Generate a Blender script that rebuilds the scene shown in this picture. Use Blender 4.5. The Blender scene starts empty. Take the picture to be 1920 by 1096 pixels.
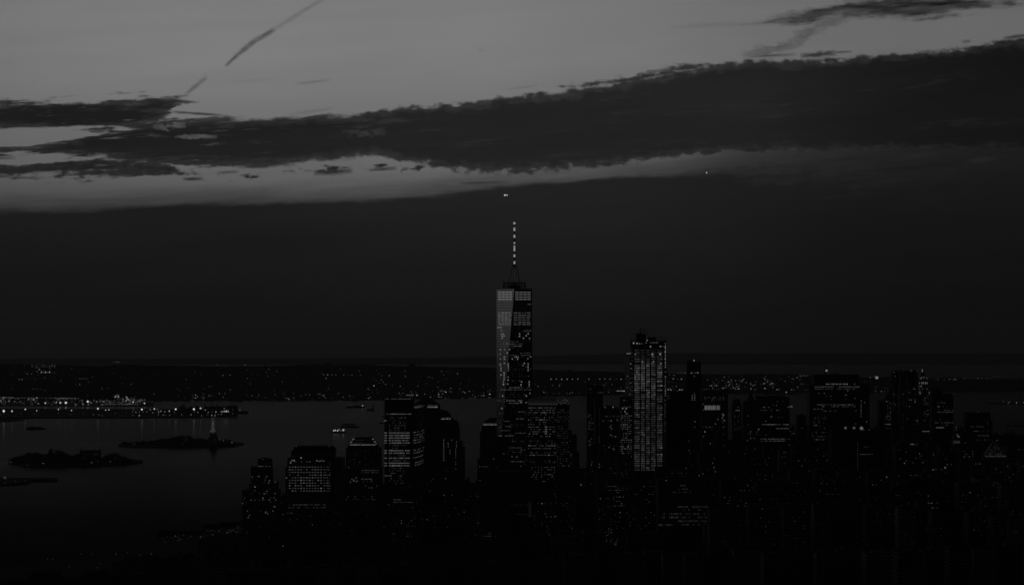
import bpy, math, random
from mathutils import Vector, Matrix
random.seed(7)
R = math.radians
F = 4960.0            # focal length in photograph pixels
HZ = 631.0            # eye level row
CX = 960.0
EYE = 335.0
R2 = 14.86e6          # twice the earth radius, with refraction
SC = bpy.context.scene
COL = SC.collection

# ------------------------------------------------------------------ camera
cd = bpy.data.cameras.new('camera'); cam = bpy.data.objects.new('camera', cd); COL.objects.link(cam)
cam.location = (0, 0, EYE); cam.rotation_euler = (R(90), 0, 0)
cd.sensor_width = 36; cd.lens = 36*F/1920; cd.shift_y = (HZ-548)/1920
cd.clip_start = 5; cd.clip_end = 400000
SC.camera = cam
SC.view_settings.view_transform = 'Standard'; SC.view_settings.look = 'None'
SC.view_settings.exposure = 0; SC.view_settings.gamma = 1
try:
    SC.cycles.use_denoising = True; SC.cycles.denoiser = 'OPENIMAGEDENOISE'
    SC.cycles.max_bounces = 4; SC.cycles.volume_bounces = 1; SC.cycles.transparent_max_bounces = 12
    SC.cycles.sample_clamp_indirect = 0.5
except Exception: pass

# ------------------------------------------------------------------ node expressions
class G:
    """A socket of a node tree with arithmetic."""
    nt = None
    def __init__(s, v): s.v = v
    @staticmethod
    def n(op, *a, clamp=False):
        nd = G.nt.nodes.new('ShaderNodeMath'); nd.operation = op; nd.use_clamp = clamp
        for i, x in enumerate(a):
            x = x.v if isinstance(x, G) else x
            if isinstance(x, (int, float)): nd.inputs[i].default_value = x
            else: G.nt.links.new(x, nd.inputs[i])
        return G(nd.outputs[0])
    def __add__(s, o): return G.n('ADD', s, o)
    __radd__ = __add__
    def __mul__(s, o): return G.n('MULTIPLY', s, o)
    __rmul__ = __mul__
    def __sub__(s, o): return G.n('SUBTRACT', s, o)
    def __rsub__(s, o): return G.n('SUBTRACT', o, s)
    def __truediv__(s, o): return G.n('DIVIDE', s, o)
def gmin(a, b): return G.n('MINIMUM', a, b)
def gmax(a, b): return G.n('MAXIMUM', a, b)
def ss(x, a, b):
    nd = G.nt.nodes.new('ShaderNodeMapRange'); nd.interpolation_type = 'SMOOTHSTEP'; nd.clamp = True
    G.nt.links.new(x.v, nd.inputs[0])
    for i, q in ((1, a), (2, b)):
        if isinstance(q, G): G.nt.links.new(q.v, nd.inputs[i])
        else: nd.inputs[i].default_value = q
    nd.inputs[3].default_value = 0; nd.inputs[4].default_value = 1
    return G(nd.outputs[0])
def curve(x, pts):
    """piecewise curve through (x, y) points"""
    xs = [p[0] for p in pts]; ys = [p[1] for p in pts]
    x0, x1, y0, y1 = xs[0], xs[-1], min(ys), max(ys)
    if y1 - y0 < 1e-9: y1 = y0 + 1
    nd = G.nt.nodes.new('ShaderNodeFloatCurve'); c = nd.mapping.curves[0]
    P = [((a-x0)/(x1-x0), (b-y0)/(y1-y0)) for a, b in pts]
    c.points[0].location = P[0]; c.points[1].location = P[-1]
    for p in P[1:-1]: c.points.new(*p)
    for p in c.points: p.handle_type = 'VECTOR' if len(P) < 4 else 'AUTO'
    nd.mapping.update()
    t = G.n('MULTIPLY', x - x0, 1/(x1-x0), clamp=True)
    G.nt.links.new(t.v, nd.inputs[1])
    return G(nd.outputs[0])*(y1-y0) + y0
def vec(a, b, c=0.0):
    nd = G.nt.nodes.new('ShaderNodeCombineXYZ')
    for i, x in enumerate((a, b, c)):
        if isinstance(x, G): G.nt.links.new(x.v, nd.inputs[i])
        else: nd.inputs[i].default_value = x
    return nd.outputs[0]
def noise(v, detail=4, rough=.55, scale=1.0):
    nd = G.nt.nodes.new('ShaderNodeTexNoise'); G.nt.links.new(v, nd.inputs['Vector'])
    nd.inputs['Scale'].default_value = scale; nd.inputs['Detail'].default_value = detail; nd.inputs['Roughness'].default_value = rough
    return (G(nd.outputs[0]) - 0.5)*2.0
def lin(v): v /= 255.; return v/12.92 if v <= .04045 else ((v+.055)/1.055)**2.4

# ------------------------------------------------------------------ sky (clouds are functions of compass bearing and elevation)
W = bpy.data.worlds.new('World'); SC.world = W; W.use_nodes = True
nt = W.node_tree; nt.nodes.clear(); G.nt = nt
tc = nt.nodes.new('ShaderNodeTexCoord'); sp = nt.nodes.new('ShaderNodeSeparateXYZ'); nt.links.new(tc.outputs['Generated'], sp.inputs[0])
dx, dy, dz = (G(sp.outputs[i]) for i in range(3))
az = G.n('ARCTAN2', dx, dy)
hor = G.n('SQRT', dx*dx + dy*dy)
u = az*F + CX
v = HZ - G.n('DIVIDE', dz, gmax(hor, 1e-3))*F
sky = nt.nodes.new('ShaderNodeTexSky'); sky.sky_type = 'NISHITA'; sky.sun_disc = False
sky.sun_elevation = R(-1.5); sky.sun_rotation = R(-75); sky.air_density = 1.0; sky.dust_density = 1.0
bw = nt.nodes.new('ShaderNodeRGBToBW'); nt.links.new(sky.outputs[0], bw.inputs[0])
SKYGAIN = 0.12
nish = G(bw.outputs[0])*SKYGAIN
# clear sky: brightness over elevation and bearing
clear = curve(v, [(-2600, .010), (-1200, .03), (-500, .13), (-100, .225), (60, .248), (200, .218), (300, .168), (350, .132), (378, .105), (410, .065)])
clear = clear*curve(u, [(-11000, .05), (-9000, .75), (-5600, 1.25), (-3000, 1.0), (-300, .86), (200, .97), (600, 1.03), (1100, .93), (1500, .75), (1920, .66), (3200, .2), (6000, .05)])
clear = clear*0.8 + gmin(nish, .3)*0.2*ss(v, -900.0, -100.0)
vs = v + u*0.07
streakL = noise(vec(u/260, vs/22, 3.1), 6, .6)
streakS = noise(vec(u/70, vs/9, 7.7), 5, .6)
bill = noise(vec(u/19, v/13, 1.3), 2, .5)
fine = noise(vec(u/30, v/14, 5.3), 5, .65)
soft = noise(vec(u/500, vs/60, 9.3), 4, .5)
clear = clear*(1.0 + soft*0.12 + streakL*0.03)
def band(top, bot, ampS, ampB, w=3.5, nz=None, streak=None, xr=None):
    d = gmin(v - curve(u, top), curve(u, bot) - v)
    if xr: d = gmin(d, gmin((u-xr[0])*.25 - 8.0, (xr[1]-u)*.25 - 8.0))
    d = d + (streak or streakL)*curve(u, ampS) + bill*curve(u, ampB) + streakS*curve(u, ampS)*.5 + fine*6.0
    thin = ss(d + fine*9.0 + streakS*8.0, 0.0, 20.0)
    return ss(d + fine*4.0, -w*1.4, w*1.4)*(thin*.11 + .89)
main = band([(60, 291), (150, 264), (200, 243), (300, 233), (400, 228), (480, 226), (600, 219), (690, 214), (725, 205), (800, 198), (900, 190), (950, 181), (1000, 178), (1100, 166), (1200, 149), (1300, 129), (1400, 117), (1500, 117), (1560, 114), (1600, 112), (1700, 103), (1800, 97), (1860, 88), (1920, 83), (2500, 30)],
            [(60, 293), (150, 300), (250, 306), (330, 309), (400, 312), (500, 311), (560, 306), (650, 298), (715, 294), (740, 301), (800, 310), (850, 318), (960, 324), (1000, 322), (1060, 317), (1200, 303), (1240, 298), (1270, 294), (1350, 289), (1500, 287), (1700, 290), (2500, 300)],
            [(0, 60), (300, 34), (450, 22), (600, 9), (700, 6), (1300, 5), (2500, 6)], [(0, 3), (650, 4), (720, 12), (1300, 11), (1900, 9)])
upleft = band([(-2500, 215), (-300, 200), (0, 197), (100, 193), (180, 194), (205, 186), (240, 187), (300, 187), (345, 189), (370, 200)],
              [(-2500, 216), (-300, 240), (0, 250), (100, 251), (190, 249), (250, 243), (300, 226), (325, 212), (350, 192), (370, 192)],
              [(-300, 26), (0, 24), (200, 34), (400, 14)], [(-300, 3), (0, 2), (400, 4)], xr=(-9000, 385))
lowleft = band([(-400, 322), (0, 320), (80, 312), (120, 303), (200, 302), (280, 304), (330, 318), (350, 326)],
               [(-400, 323), (0, 334), (80, 333), (200, 332), (280, 331), (335, 328), (350, 325)],
               [(-400, 30), (0, 34), (350, 30)], [(-300, 8), (400, 10)], xr=(-9000, 385))
upright = band([(1395, 50), (1450, 37), (1530, 20), (1600, 9), (1700, 3), (1920, 2), (2600, -60)],
               [(1395, 45), (1450, 46), (1500, 46), (1560, 38), (1700, 38), (1800, 28), (1920, 18), (2600, -10)],
               [(1350, 12), (1500, 12), (1920, 22)], [(1350, 3), (1920, 3)], 6.0, xr=(1350, 4000))
tuft = band([(1030, 168), (1080, 158), (1150, 150), (1230, 135), (1300, 122), (1320, 128)],
            [(1030, 160), (1080, 163), (1150, 157), (1230, 146), (1300, 133), (1320, 126)],
            [(1000, 10), (1350, 10)], [(1000, 9), (1350, 7)], xr=(1000, 1350))
puffs = band([(350, 336), (600, 318), (720, 305), (800, 312), (1100, 300), (1200, 306)], [(350, 338), (600, 326), (720, 318), (800, 322), (1100, 318), (1200, 300)],
             [(300, 22), (1200, 22)], [(300, 30), (1200, 26)], 5.0, streak=streakS - 0.45, xr=(300, 1230))
def seg(x0, y0, x1, y1, w, a, nz=0.5):
    L2 = (x1-x0)**2+(y1-y0)**2
    t = G.n('MULTIPLY', (u-x0)*((x1-x0)/L2) + (v-y0)*((y1-y0)/L2), 1.0, clamp=True)
    ex = u - x0 - t*(x1-x0); ey = v - y0 - t*(y1-y0)
    taper = G.n('POWER', t*(1.0-t)*4.0 + 1e-4, 0.4)
    d = G.n('SQRT', ex*ex + ey*ey) + fine*(nz*w*1.6)
    return (1.0 - ss(d + bill*(nz*w*.7), w*0.1, w*1.35))*gmin(1.0, (streakS*.6 + fine*.9 + .95))*a*taper
segs = [seg(1212, 137, 1318, 122, 3.5, .8), seg(1400, 109, 1492, 105, 3.5, .7), seg(1498, 109, 1566, 103, 6, .9, .9), seg(1555, 103, 1595, 101, 2.5, .6), seg(1795, 87, 1812, 85, 3, .6), seg(1870, 82, 1925, 75, 4, .8), seg(540, 217, 625, 204, 4, .2), seg(950, 168, 1010, 160, 2, .2), seg(424, 128, 458, 95, 3.6, .7), seg(440, 112, 492, 69, 5.5, .75), seg(474, 82, 517, 57, 5, .75), seg(505, 64, 612, -4, 4.5, .30), seg(349, 182, 391, 147, 4.5, .5),
        seg(553, 159, 622, 151, 3, .28), seg(430, 156, 520, 150, 4, .08), seg(1390, 110, 1500, 80, 11, .5, 1.4), seg(1485, 84, 1530, 55, 13, .5, 1.2), seg(1515, 60, 1592, 34, 14, .4, 1.4),
        seg(325, 213, 422, 219, 3, .85), seg(858, 344, 955, 341, 3.5, .75), seg(588, 325, 662, 321, 6.5, 1.0), seg(345, 338, 384, 337, 4, .95), seg(408, 326, 450, 323, 3, .6),
        seg(690, 320, 745, 315, 3.5, .8), seg(0, 303, 42, 301, 3, .7), seg(-60, 337, 38, 336, 3, .8), seg(810, 347, 836, 346, 2, .4), seg(1395, 46, 1250, 52, 5, .14), seg(895, 97, 908, 92, 4, .15)]
m = main
upright = upright*gmin(1.0, .86 + streakS*.5)
for q in (upleft, lowleft, upright, tuft, puffs): m = gmax(m, q)
for q in segs: m = gmax(m, q)
# holes of brighter sky in the middle of the bank
hole = seg(640, 251, 725, 248, 4, .13, 3.5); hole2 = seg(290, 241, 352, 238, 5, .4, 3.0); hole3 = seg(330, 259, 410, 258, 3, .45, 2.5); hole4 = seg(170, 297, 210, 300, 5, .4, 1.0)
wisp = ss(streakL + streakS*.7 + fine*.3, .18, .62)*curve(u, [(-800, .5), (100, .5), (300, .42), (480, .2), (700, .08), (1000, .05), (1400, .04)])
m = m*(1.0 - gmax(gmax(hole, hole2), gmax(hole3, hole4)))*(1.0 - wisp)
# veil closing the gap on the right, and thin grey streaks in it
veil = curve(u + (v-300)*1.2 + streakL*40.0, [(1000, 0), (1120, .05), (1220, .22), (1310, .55), (1390, .78), (1500, .88), (1650, .945), (1800, .975), (1950, .99), (2200, 1)])*ss(v, 262.0, 284.0)
def glow(x, y, sx, sy, a):
    p = (u-x)*(1/sx); q = (v-y + (u-x)*.10)*(1/sy)
    return G.n('EXPONENT', (p*p + q*q)*-1.0)*a*(1.0 + streakS*1.2)
gl_ = glow(1712, 296, 38, 4.5, .05) + glow(1832, 305, 26, 4.5, .09)
veil = gmax(veil*.97 - gl_, seg(1255, 315, 1420, 314, 5, .6, .6))
def glow(x, y, sx, sy, a):
    p = (u-x)*(1/sx); q = (v-y + (u-x)*.10)*(1/sy)
    return G.n('EXPONENT', (p*p + q*q)*-1.0)*a*(1.0 + streakS*1.2)
gl_ = glow(1712, 296, 38, 4.5, .05) + glow(1832, 305, 26, 4.5, .09)
veil = gmax(veil, seg(1262, 321, 1400, 321, 4, .7, .6))
m = gmax(m, veil)
cc = curve(u, [(-6000, .011), (0, .0125), (400, .0140), (900, .0160), (1200, .0165), (1500, .0135), (1920, .0080), (3500, .006)])*(1.0 + soft*.30 + streakL*.12 + fine*.05)
bank = clear + m*(cc - clear)
# low deck to the horizon; raised out of view to fade the tower's reflection
tdeck = curve(u, [(-9000, 215), (-6500, 250), (-3500, 380), (-1500, 412), (0, 403), (100, 400), (200, 395), (300, 388), (400, 385), (500, 382), (600, 379), (700, 376), (780, 368), (850, 360), (900, 354), (960, 347), (1060, 342), (1160, 331), (1260, 328), (1330, 325), (1500, 328), (1920, 335)])
deck = ss((v - tdeck)*curve(u, [(1000, 1), (1180, 1), (1340, .45), (1500, .16), (1920, .10)]) + fine*5.0 + streakL*9.0 + streakS*4.0 + bill*1.5, -5.0, 6.5)
predeck = ss(v - tdeck + streakL*34.0 + streakS*10.0, -50.0, 8.0)*0.55
dc = curve(v, [(300, .0160), (400, .0140), (460, .0115), (520, .0100), (600, .0085), (640, .0075), (700, .004)])*curve(u, [(-6000, .8), (0, .85), (500, .93), (960, 1.05), (1300, .95), (1920, .55), (5000, .4)])*(1.0 + soft*.20 + streakL*.05)
bank = bank*(1.0 - predeck*(1.0-m))
tot = bank + deck*(dc - bank)
tot = gmax(tot, 0.0)
# made-up dark cloud overhead, out of view, to keep walls and haze dim
over = ss(v, -1500.0, -420.0)
tot = tot*over + (1.0-over)*.0012
tot = tot*ss(dz, -.05, .0) + (1.0-ss(dz, -.05, .0))*.003
bg = nt.nodes.new('ShaderNodeBackground'); out = nt.nodes.new('ShaderNodeOutputWorld')
cr = nt.nodes.new('ShaderNodeCombineColor')
for i in range(3): nt.links.new(tot.v, cr.inputs[i])
nt.links.new(cr.outputs[0], bg.inputs[0]); bg.inputs[1].default_value = 1.0
nt.links.new(bg.outputs[0], out.inputs[0])
try: W.cycles.sampling_method = 'MANUAL'; W.cycles.sample_map_resolution = 1024
except Exception: pass

# ------------------------------------------------------------------ materials
def mat(name, base, rough=.8, metal=0.0, spec=.05, var=.25, scale=.05, build=None):
    m_ = bpy.data.materials.new(name); m_.use_nodes = True
    t = m_.node_tree; b = t.nodes['Principled BSDF']
    b.inputs['Roughness'].default_value = rough; b.inputs['Metallic'].default_value = metal
    b.inputs['Specular IOR Level'].default_value = spec
    o_ = t.nodes.new('ShaderNodeTexCoord'); nz = t.nodes.new('ShaderNodeTexNoise'); nz.inputs['Scale'].default_value = scale; nz.inputs['Detail'].default_value = 5
    t.links.new(o_.outputs['Object'], nz.inputs['Vector'])
    r = t.nodes.new('ShaderNodeValToRGB'); t.links.new(nz.outputs[0], r.inputs[0])
    r.color_ramp.elements[0].position = .3; r.color_ramp.elements[1].position = .7
    r.color_ramp.elements[0].color = (base*(1-var),)*3+(1,); r.color_ramp.elements[1].color = (base*(1+var),)*3+(1,)
    t.links.new(r.outputs[0], b.inputs['Base Color'])
    return m_
def facade(name, wall, glass, pw, ph, fw, fh, rough=.25, wrough=.8, gspec=.10):
    """wall with a regular grid of unlit windows: pitch pw x ph metres"""
    m_ = mat(name, wall, .8); t = m_.node_tree; G.nt = t
    b = t.nodes['Principled BSDF']; src = b.inputs['Base Color'].links[0].from_socket
    tcn = t.nodes.new('ShaderNodeTexCoord'); s_ = t.nodes.new('ShaderNodeSeparateXYZ'); t.links.new(tcn.outputs['Object'], s_.inputs[0])
    x = G(s_.outputs[0]) + G(s_.outputs[1]); z = G(s_.outputs[2])
    mx = G.n('LESS_THAN', G.n('FRACT', x*(1/pw) + 100.), fw); mz = G.n('LESS_THAN', G.n('FRACT', z*(1/ph) + 100.), fh)
    w = mx*mz
    mi = t.nodes.new('ShaderNodeMix'); mi.data_type = 'RGBA'; t.links.new(w.v, mi.inputs[0]); t.links.new(src, mi.inputs[6]); mi.inputs[7].default_value = (glass,)*3+(1,)
    t.links.new(mi.outputs[2], b.inputs['Base Color'])
    sp2 = w*gspec + .05; t.links.new(sp2.v, b.inputs['Specular IOR Level'])
    rr = w*(rough-wrough) + wrough; t.links.new(rr.v, b.inputs['Roughness'])
    return m_
def emit(name, s, sampling='NONE'):
    m_ = bpy.data.materials.new(name); m_.use_nodes = True; t = m_.node_tree
    b = t.nodes['Principled BSDF']; b.inputs['Base Color'].default_value = (.05, .05, .05, 1)
    b.inputs['Emission Color'].default_value = (1, 1, 1, 1); b.inputs['Emission Strength'].default_value = s
    try: m_.cycles.emission_sampling = sampling
    except Exception: pass
    return m_
M = dict(
    stone=facade('limestone_facade', .16, .02, 3.2, 3.9, .5, .55), brick=facade('brick_facade', .10, .02, 2.6, 3.3, .42, .5),
    glass=facade('curtain_wall', .05, .015, 1.6, 4.0, .85, .7, .12), slab=facade('banded_facade', .12, .012, 40., 3.8, .96, .5, .15),
    pier=facade('pier_facade', .14, .015, 3.0, 60., .5, .97, .2), roof=mat('roof_gravel', .07, .95), dark=mat('dark_steel', .035, .8),
    conc=mat('concrete', .2, .9), copper=mat('patina_copper', .12, .6), veg=mat('foliage', .05, .95, var=.5, scale=.3), land=mat('dark_ground', .05, .95, scale=.003),
    asphalt=mat('asphalt', .04, .95, scale=.01), hull=mat('painted_hull', .06, .7), white=mat('white_paint', .5, .6),
    statue=mat('green_copper', .22, .7), hill=mat('wooded_hill', .05, .95, spec=0, var=.5, scale=.002), town=mat('far_houses', .08, .95, spec=0))
LV = [.0015, .0025, .004, .008, .014, .024, .04, .065, .1, .16, .26, .42, .7, 1.1]
E = [emit('window_glow', s) for s in LV]
EL = [emit('lamp_glow', s, 'FRONT') for s in (.32, .5, .8)]
def lv(b): return min(range(len(LV)), key=lambda i: abs(math.log(LV[i]/max(b, .001))))

# ------------------------------------------------------------------ mesh helpers
class MB:
    def __init__(s): s.v = []; s.f = []; s.m = []; s.mats = []
    def mi(s, m_):
        if m_ not in s.mats: s.mats.append(m_)
        return s.mats.index(m_)
    def add(s, vs_, fs, m_):
        o = len(s.v); k = s.mi(m_); s.v += [tuple(p) for p in vs_]; s.f += [tuple(i+o for i in f) for f in fs]; s.m += [k]*len(fs); return s
    def prism(s, pts, z0, z1, m_, top=None, scale=None):
        """footprint pts (counter-clockwise from above), optional top polygon"""
        n = len(pts); tp = top or pts
        vs_ = [(p[0], p[1], z0) for p in pts] + [(p[0], p[1], z1) for p in tp]
        return s.add(vs_, [(i, (i+1) % n, n+(i+1) % n, n+i) for i in range(n)] + [tuple(range(n, 2*n)), tuple(range(n-1, -1, -1))], m_)
    def box(s, x0, x1, y0, y1, z0, z1, m_): return s.prism([(x0, y0), (x1, y0), (x1, y1), (x0, y1)], z0, z1, m_)
    def taper(s, x0, x1, y0, y1, z0, z1, k, m_):
        cx, cy = (x0+x1)/2, (y0+y1)/2
        q = [(x0, y0), (x1, y0), (x1, y1), (x0, y1)]
        return s.prism(q, z0, z1, m_, [(cx+(a-cx)*k, cy+(b-cy)*k) for a, b in q])
    def bar(s, a, b, r, m_, r2=None, n=6):
        a = Vector(a); b = Vector(b); d = b-a
        if d.length < 1e-6: return s
        q = d.to_track_quat('Z', 'Y'); r2 = r if r2 is None else r2
        vs_ = [a+q@Vector((math.cos(t)*r, math.sin(t)*r, 0)) for t in [2*math.pi*i/n for i in range(n)]] + [b+q@Vector((math.cos(t)*r2, math.sin(t)*r2, 0)) for t in [2*math.pi*i/n for i in range(n)]]
        return s.add(vs_, [(i, (i+1) % n, n+(i+1) % n, n+i) for i in range(n)] + [tuple(range(n, 2*n)), tuple(range(n-1, -1, -1))], m_)
    def ball(s, c, r, m_, n=8, k=5, sz=1.0):
        vs_ = [(c[0], c[1], c[2]+r*sz)]
        for j in range(1, k):
            a = math.pi*j/k
            for i in range(n):
                b = 2*math.pi*i/n; vs_.append((c[0]+r*math.sin(a)*math.cos(b), c[1]+r*math.sin(a)*math.sin(b), c[2]+r*math.cos(a)*sz))
        vs_.append((c[0], c[1], c[2]-r*sz)); L = len(vs_)-1
        fs = [(0, 1+i, 1+(i+1) % n) for i in range(n)]
        for j in range(k-2):
            for i in range(n):
                a = 1+j*n+i; b = 1+j*n+(i+1) % n; fs.append((a, a+n, b+n, b))
        fs += [(L, 1+(k-2)*n+(i+1) % n, 1+(k-2)*n+i) for i in range(n)]
        return s.add(vs_, fs, m_)
    def octa(s, c, r, m_):
        x, y, z = c
        return s.add([(x+r, y, z), (x, y+r, z), (x-r, y, z), (x, y-r, z), (x, y, z+r), (x, y, z-r)], [(0, 1, 4), (1, 2, 4), (2, 3, 4), (3, 0, 4), (1, 0, 5), (2, 1, 5), (3, 2, 5), (0, 3, 5)], m_)
    def lathe(s, c, prof, m_, n=12):
        vs_ = [];
        for r, z in prof:
            for i in range(n):
                t = 2*math.pi*i/n; vs_.append((c[0]+r*math.cos(t), c[1]+r*math.sin(t), z))
        fs = [(j*n+i, j*n+(i+1) % n, (j+1)*n+(i+1) % n, (j+1)*n+i) for j in range(len(prof)-1) for i in range(n)]
        return s.add(vs_, fs + [tuple(range((len(prof)-1)*n, len(prof)*n))], m_)
    def build(s, name, parent=None, **tags):
        me = bpy.data.meshes.new(name); base = Vector((0, 0, 0))
        if parent is not None: base = parent.location
        elif s.v:
            xs = [p[0] for p in s.v]; ys = [p[1] for p in s.v]; base = Vector(((min(xs)+max(xs))/2, (min(ys)+max(ys))/2, min(p[2] for p in s.v)))
        me.from_pydata([(p[0]-base.x, p[1]-base.y, p[2]-base.z) for p in s.v], [], s.f)
        for q in s.mats: me.materials.append(q)
        if s.m: me.polygons.foreach_set('material_index', s.m)
        me.update()
        o = bpy.data.objects.new(name, me); COL.objects.link(o)
        if parent is not None: o.parent = parent
        else: o.location = base
        for k, val in tags.items():
            if val is not None: o[k] = val
        return o
def thing(name, label, cat, loc, group=None):
    o = bpy.data.objects.new(name, None); COL.objects.link(o); o.location = loc; o.empty_display_size = 5
    o['label'] = label; o['category'] = cat
    if group: o['group'] = group
    return o
def drop(x, y): return -(x*x+y*y)/R2
def PX(px, d): return (px-CX)*d/F
def PZ(py, d): return EYE - (py-HZ)*d/F
def gdist(py, h=0.0):
    """distance at which ground of height h meets the picture row"""
    d = 3000.
    for _ in range(60): d = (EYE - h + d*d/R2)*F/(py-HZ)*.5 + d*.5
    return d
def GP(px, py, h=0.0):
    d = gdist(py, h); X = PX(px, d); return Vector((X, d, PZ(py, d)))

# unit panes shared by all windows
def unit_box(mt):
    me = bpy.data.meshes.new('lit_window')
    me.from_pydata([(x, y, z) for x in (-.5, .5) for y in (-.5, .5) for z in (-.5, .5)], [], [(0, 1, 3, 2), (4, 6, 7, 5), (0, 4, 5, 1), (2, 3, 7, 6), (0, 2, 6, 4), (1, 5, 7, 3)])
    me.materials.append(mt); return me
PANE = [unit_box(e) for e in E]
def unit_ball(mt):
    b = MB().ball((0, 0, 0), 1.0, mt, 8, 6); me = bpy.data.meshes.new('lamp'); me.from_pydata(b.v, [], b.f); me.materials.append(mt); return me
BALL = [unit_ball(e) for e in E]; BALLL = [unit_ball(e) for e in EL]

def panes(root, wins, name='lit_window', keep=100):
    """wins: (centre, width, height, brightness, normal yaw, tilt matrix or None)"""
    wins = sorted(wins, key=lambda w: -w[1]*w[2]*w[3])
    for (c, w, h, b, rot) in wins[:keep]:
        o = bpy.data.objects.new(name, PANE[lv(b)]); COL.objects.link(o); o.parent = root
        o.location = Vector(c)-root.location; o.scale = (w, .35, h)
        if rot is not None: o.rotation_euler = rot
    rest = wins[keep:]
    if rest:
        mb = MB()
        for (c, w, h, b, rot) in rest:
            mm = rot.to_matrix() if rot is not None else Matrix.Identity(3)
            vs_ = [Vector(c)+mm@Vector((x*w, y*.35, z*h)) for x in (-.5, .5) for y in (-.5, .5) for z in (-.5, .5)]
            mb.add(vs_, [(0, 1, 3, 2), (4, 6, 7, 5), (0, 4, 5, 1), (2, 3, 7, 6), (0, 2, 6, 4), (1, 5, 7, 3)], E[lv(b)])
        mb.build(name, root, kind='stuff')
def lamp(root, c, rpx, b, name='roof_lamp', strong=None):
    o = bpy.data.objects.new(name, BALLL[strong] if strong is not None else BALL[lv(b)]); COL.objects.link(o)
    r = rpx*c[1]/F
    if root is not None: o.parent = root; o.location = Vector(c)-root.location
    else: o.location = c
    o.scale = (r, r, r); return o

class Face:
    """a wall plane: ray from the viewpoint through a picture position meets it"""
    def __init__(s, a, b, up=(0, 0, 1)):
        s.a = Vector(a); s.t = (Vector(b)-Vector(a)).normalized(); s.up = Vector(up).normalized(); s.n = s.t.cross(s.up).normalized()
        s.rot = Matrix((s.t, -s.n, s.n.cross(s.t)*1.0)).transposed().to_euler()
    def hit(s, px, py):
        r = Vector(((px-CX)/F, 1, -(py-HZ)/F)); e = Vector((0, 0, EYE))
        k = (s.a-e).dot(s.n)/r.dot(s.n); return e+r*k
    def win(s, px, py, w, h, b):
        p = s.hit(px, py) + s.n*.12
        ww = w*p.y/F/max(.25, abs(s.t.x)); return (p, ww, h*p.y/F, b, s.rot)
def front(d): return Face((0, d, 0), (10, d, 0))
def row(fc, y, x0, x1, pitch, w, h, prob, b, out, jit=.5):
    x = x0+pitch/2
    while x < x1:
        if random.random() < prob: out.append(fc.win(x, y, w, h, b*math.exp(random.gauss(0, jit))))
        x += pitch
def grid(fc, x0, x1, y0, y1, pitch, py, w, h, prob, b, out, jit=.7, rowjit=None):
    if rowjit is None: rowjit = 1.0 if prob < .45 else .12
    if prob > .7: jit = min(jit, .3)
    y = y0
    while y < y1:
        p = prob*math.exp(random.gauss(0, rowjit)-.5*rowjit)
        row(fc, y, x0, x1, pitch, w, h, min(.97, p), b, out, jit); y += py
def dots(fc, pts, r, b, out, jit=.35):
    for x, y in pts: out.append(fc.win(x, y, r, r, b*math.exp(random.gauss(0, jit))))
GROUND = 3.0
def blk(mb, d, x0, x1, yt, dep, m_, z0=None, yb=None, dy=0.0):
    """block whose front stands at distance d (+dy) between picture columns x0..x1 with its top on row yt"""
    dd = d+dy; a, b = PX(x0, dd), PX(x1, dd); zt = PZ(yt, dd); zb = PZ(yb, dd) if yb else (GROUND-2 if z0 is None else z0)
    mb.box(a, b, dd, dd+dep, zb, zt, m_); mb.m[-2] = mb.mi(M['roof']); return a, b, zt
def tower(name, label, d, x0, x1, cat='skyscraper', group=None):
    return thing(name, label, cat, ((PX(x0, d)+PX(x1, d))/2, d+15, GROUND), group)
def parapet(mb, a, b, y0, y1, z, m_, h=1.4, t=.8):
    mb.box(a, b, y0-.15, y0+t, z+.02, z+h, m_); mb.box(a, b, y1-t, y1+.15, z+.02, z+h, m_)
    mb.box(a-.15, a+t, y0+t, y1-t, z+.02, z+h, m_); mb.box(b-t, b+.15, y0+t, y1-t, z+.02, z+h, m_)
def rooftop(root, d, x0, x1, yt, dep, kinds='bh', seed=0):
    """plant room, tank, vents on a flat roof"""
    rg = random.Random(seed or int(x0*7+yt*3)); a, b = PX(x0, d), PX(x1, d); z = PZ(yt, d); w = b-a
    mb = MB(); parapet(mb, a, b, d, d+dep, z, M['roof']); mb.build('parapet', root)
    if 'b' in kinds:
        mb = MB(); s_ = rg.uniform(.25, .5)*w; q = a+rg.uniform(.15, .45)*w
        mb.box(q, q+s_, d+dep*.3, d+dep*.7, z+.01, z+rg.uniform(3, 6), M['dark']); mb.build('plant_room', root)
    if 't' in kinds:
        q = a+rg.uniform(.6, .85)*w; r_ = 2.2; mb = MB()
        mb.lathe((q, d+dep*.5), [(r_, z+3), (r_, z+7), (.2, z+8.6)], M['dark'])
        for sx, sy in ((1, 1), (1, -1), (-1, 1), (-1, -1)): mb.bar((q+sx*1.4, d+dep*.5+sy*1.4, z), (q+sx*1.4, d+dep*.5+sy*1.4, z+3), .2, M['dark'])
        mb.build('water_tank', root)
    if 'h' in kinds:
        mb = MB()
        for k in range(4):
            q = a+rg.uniform(.08, .9)*w; mb.box(q, q+1.6, d+dep*.12, d+dep*.12+2, z+.01, z+rg.uniform(1.5, 2.6), M['conc'])
        mb.build('vent', root)
    if 'm' in kinds:
        q = a+rg.uniform(.3, .7)*w; MB().bar((q, d+dep*.5, z), (q, d+dep*.5, z+rg.uniform(8, 14)), .35, M['dark'], .1).build('mast', root)


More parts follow.
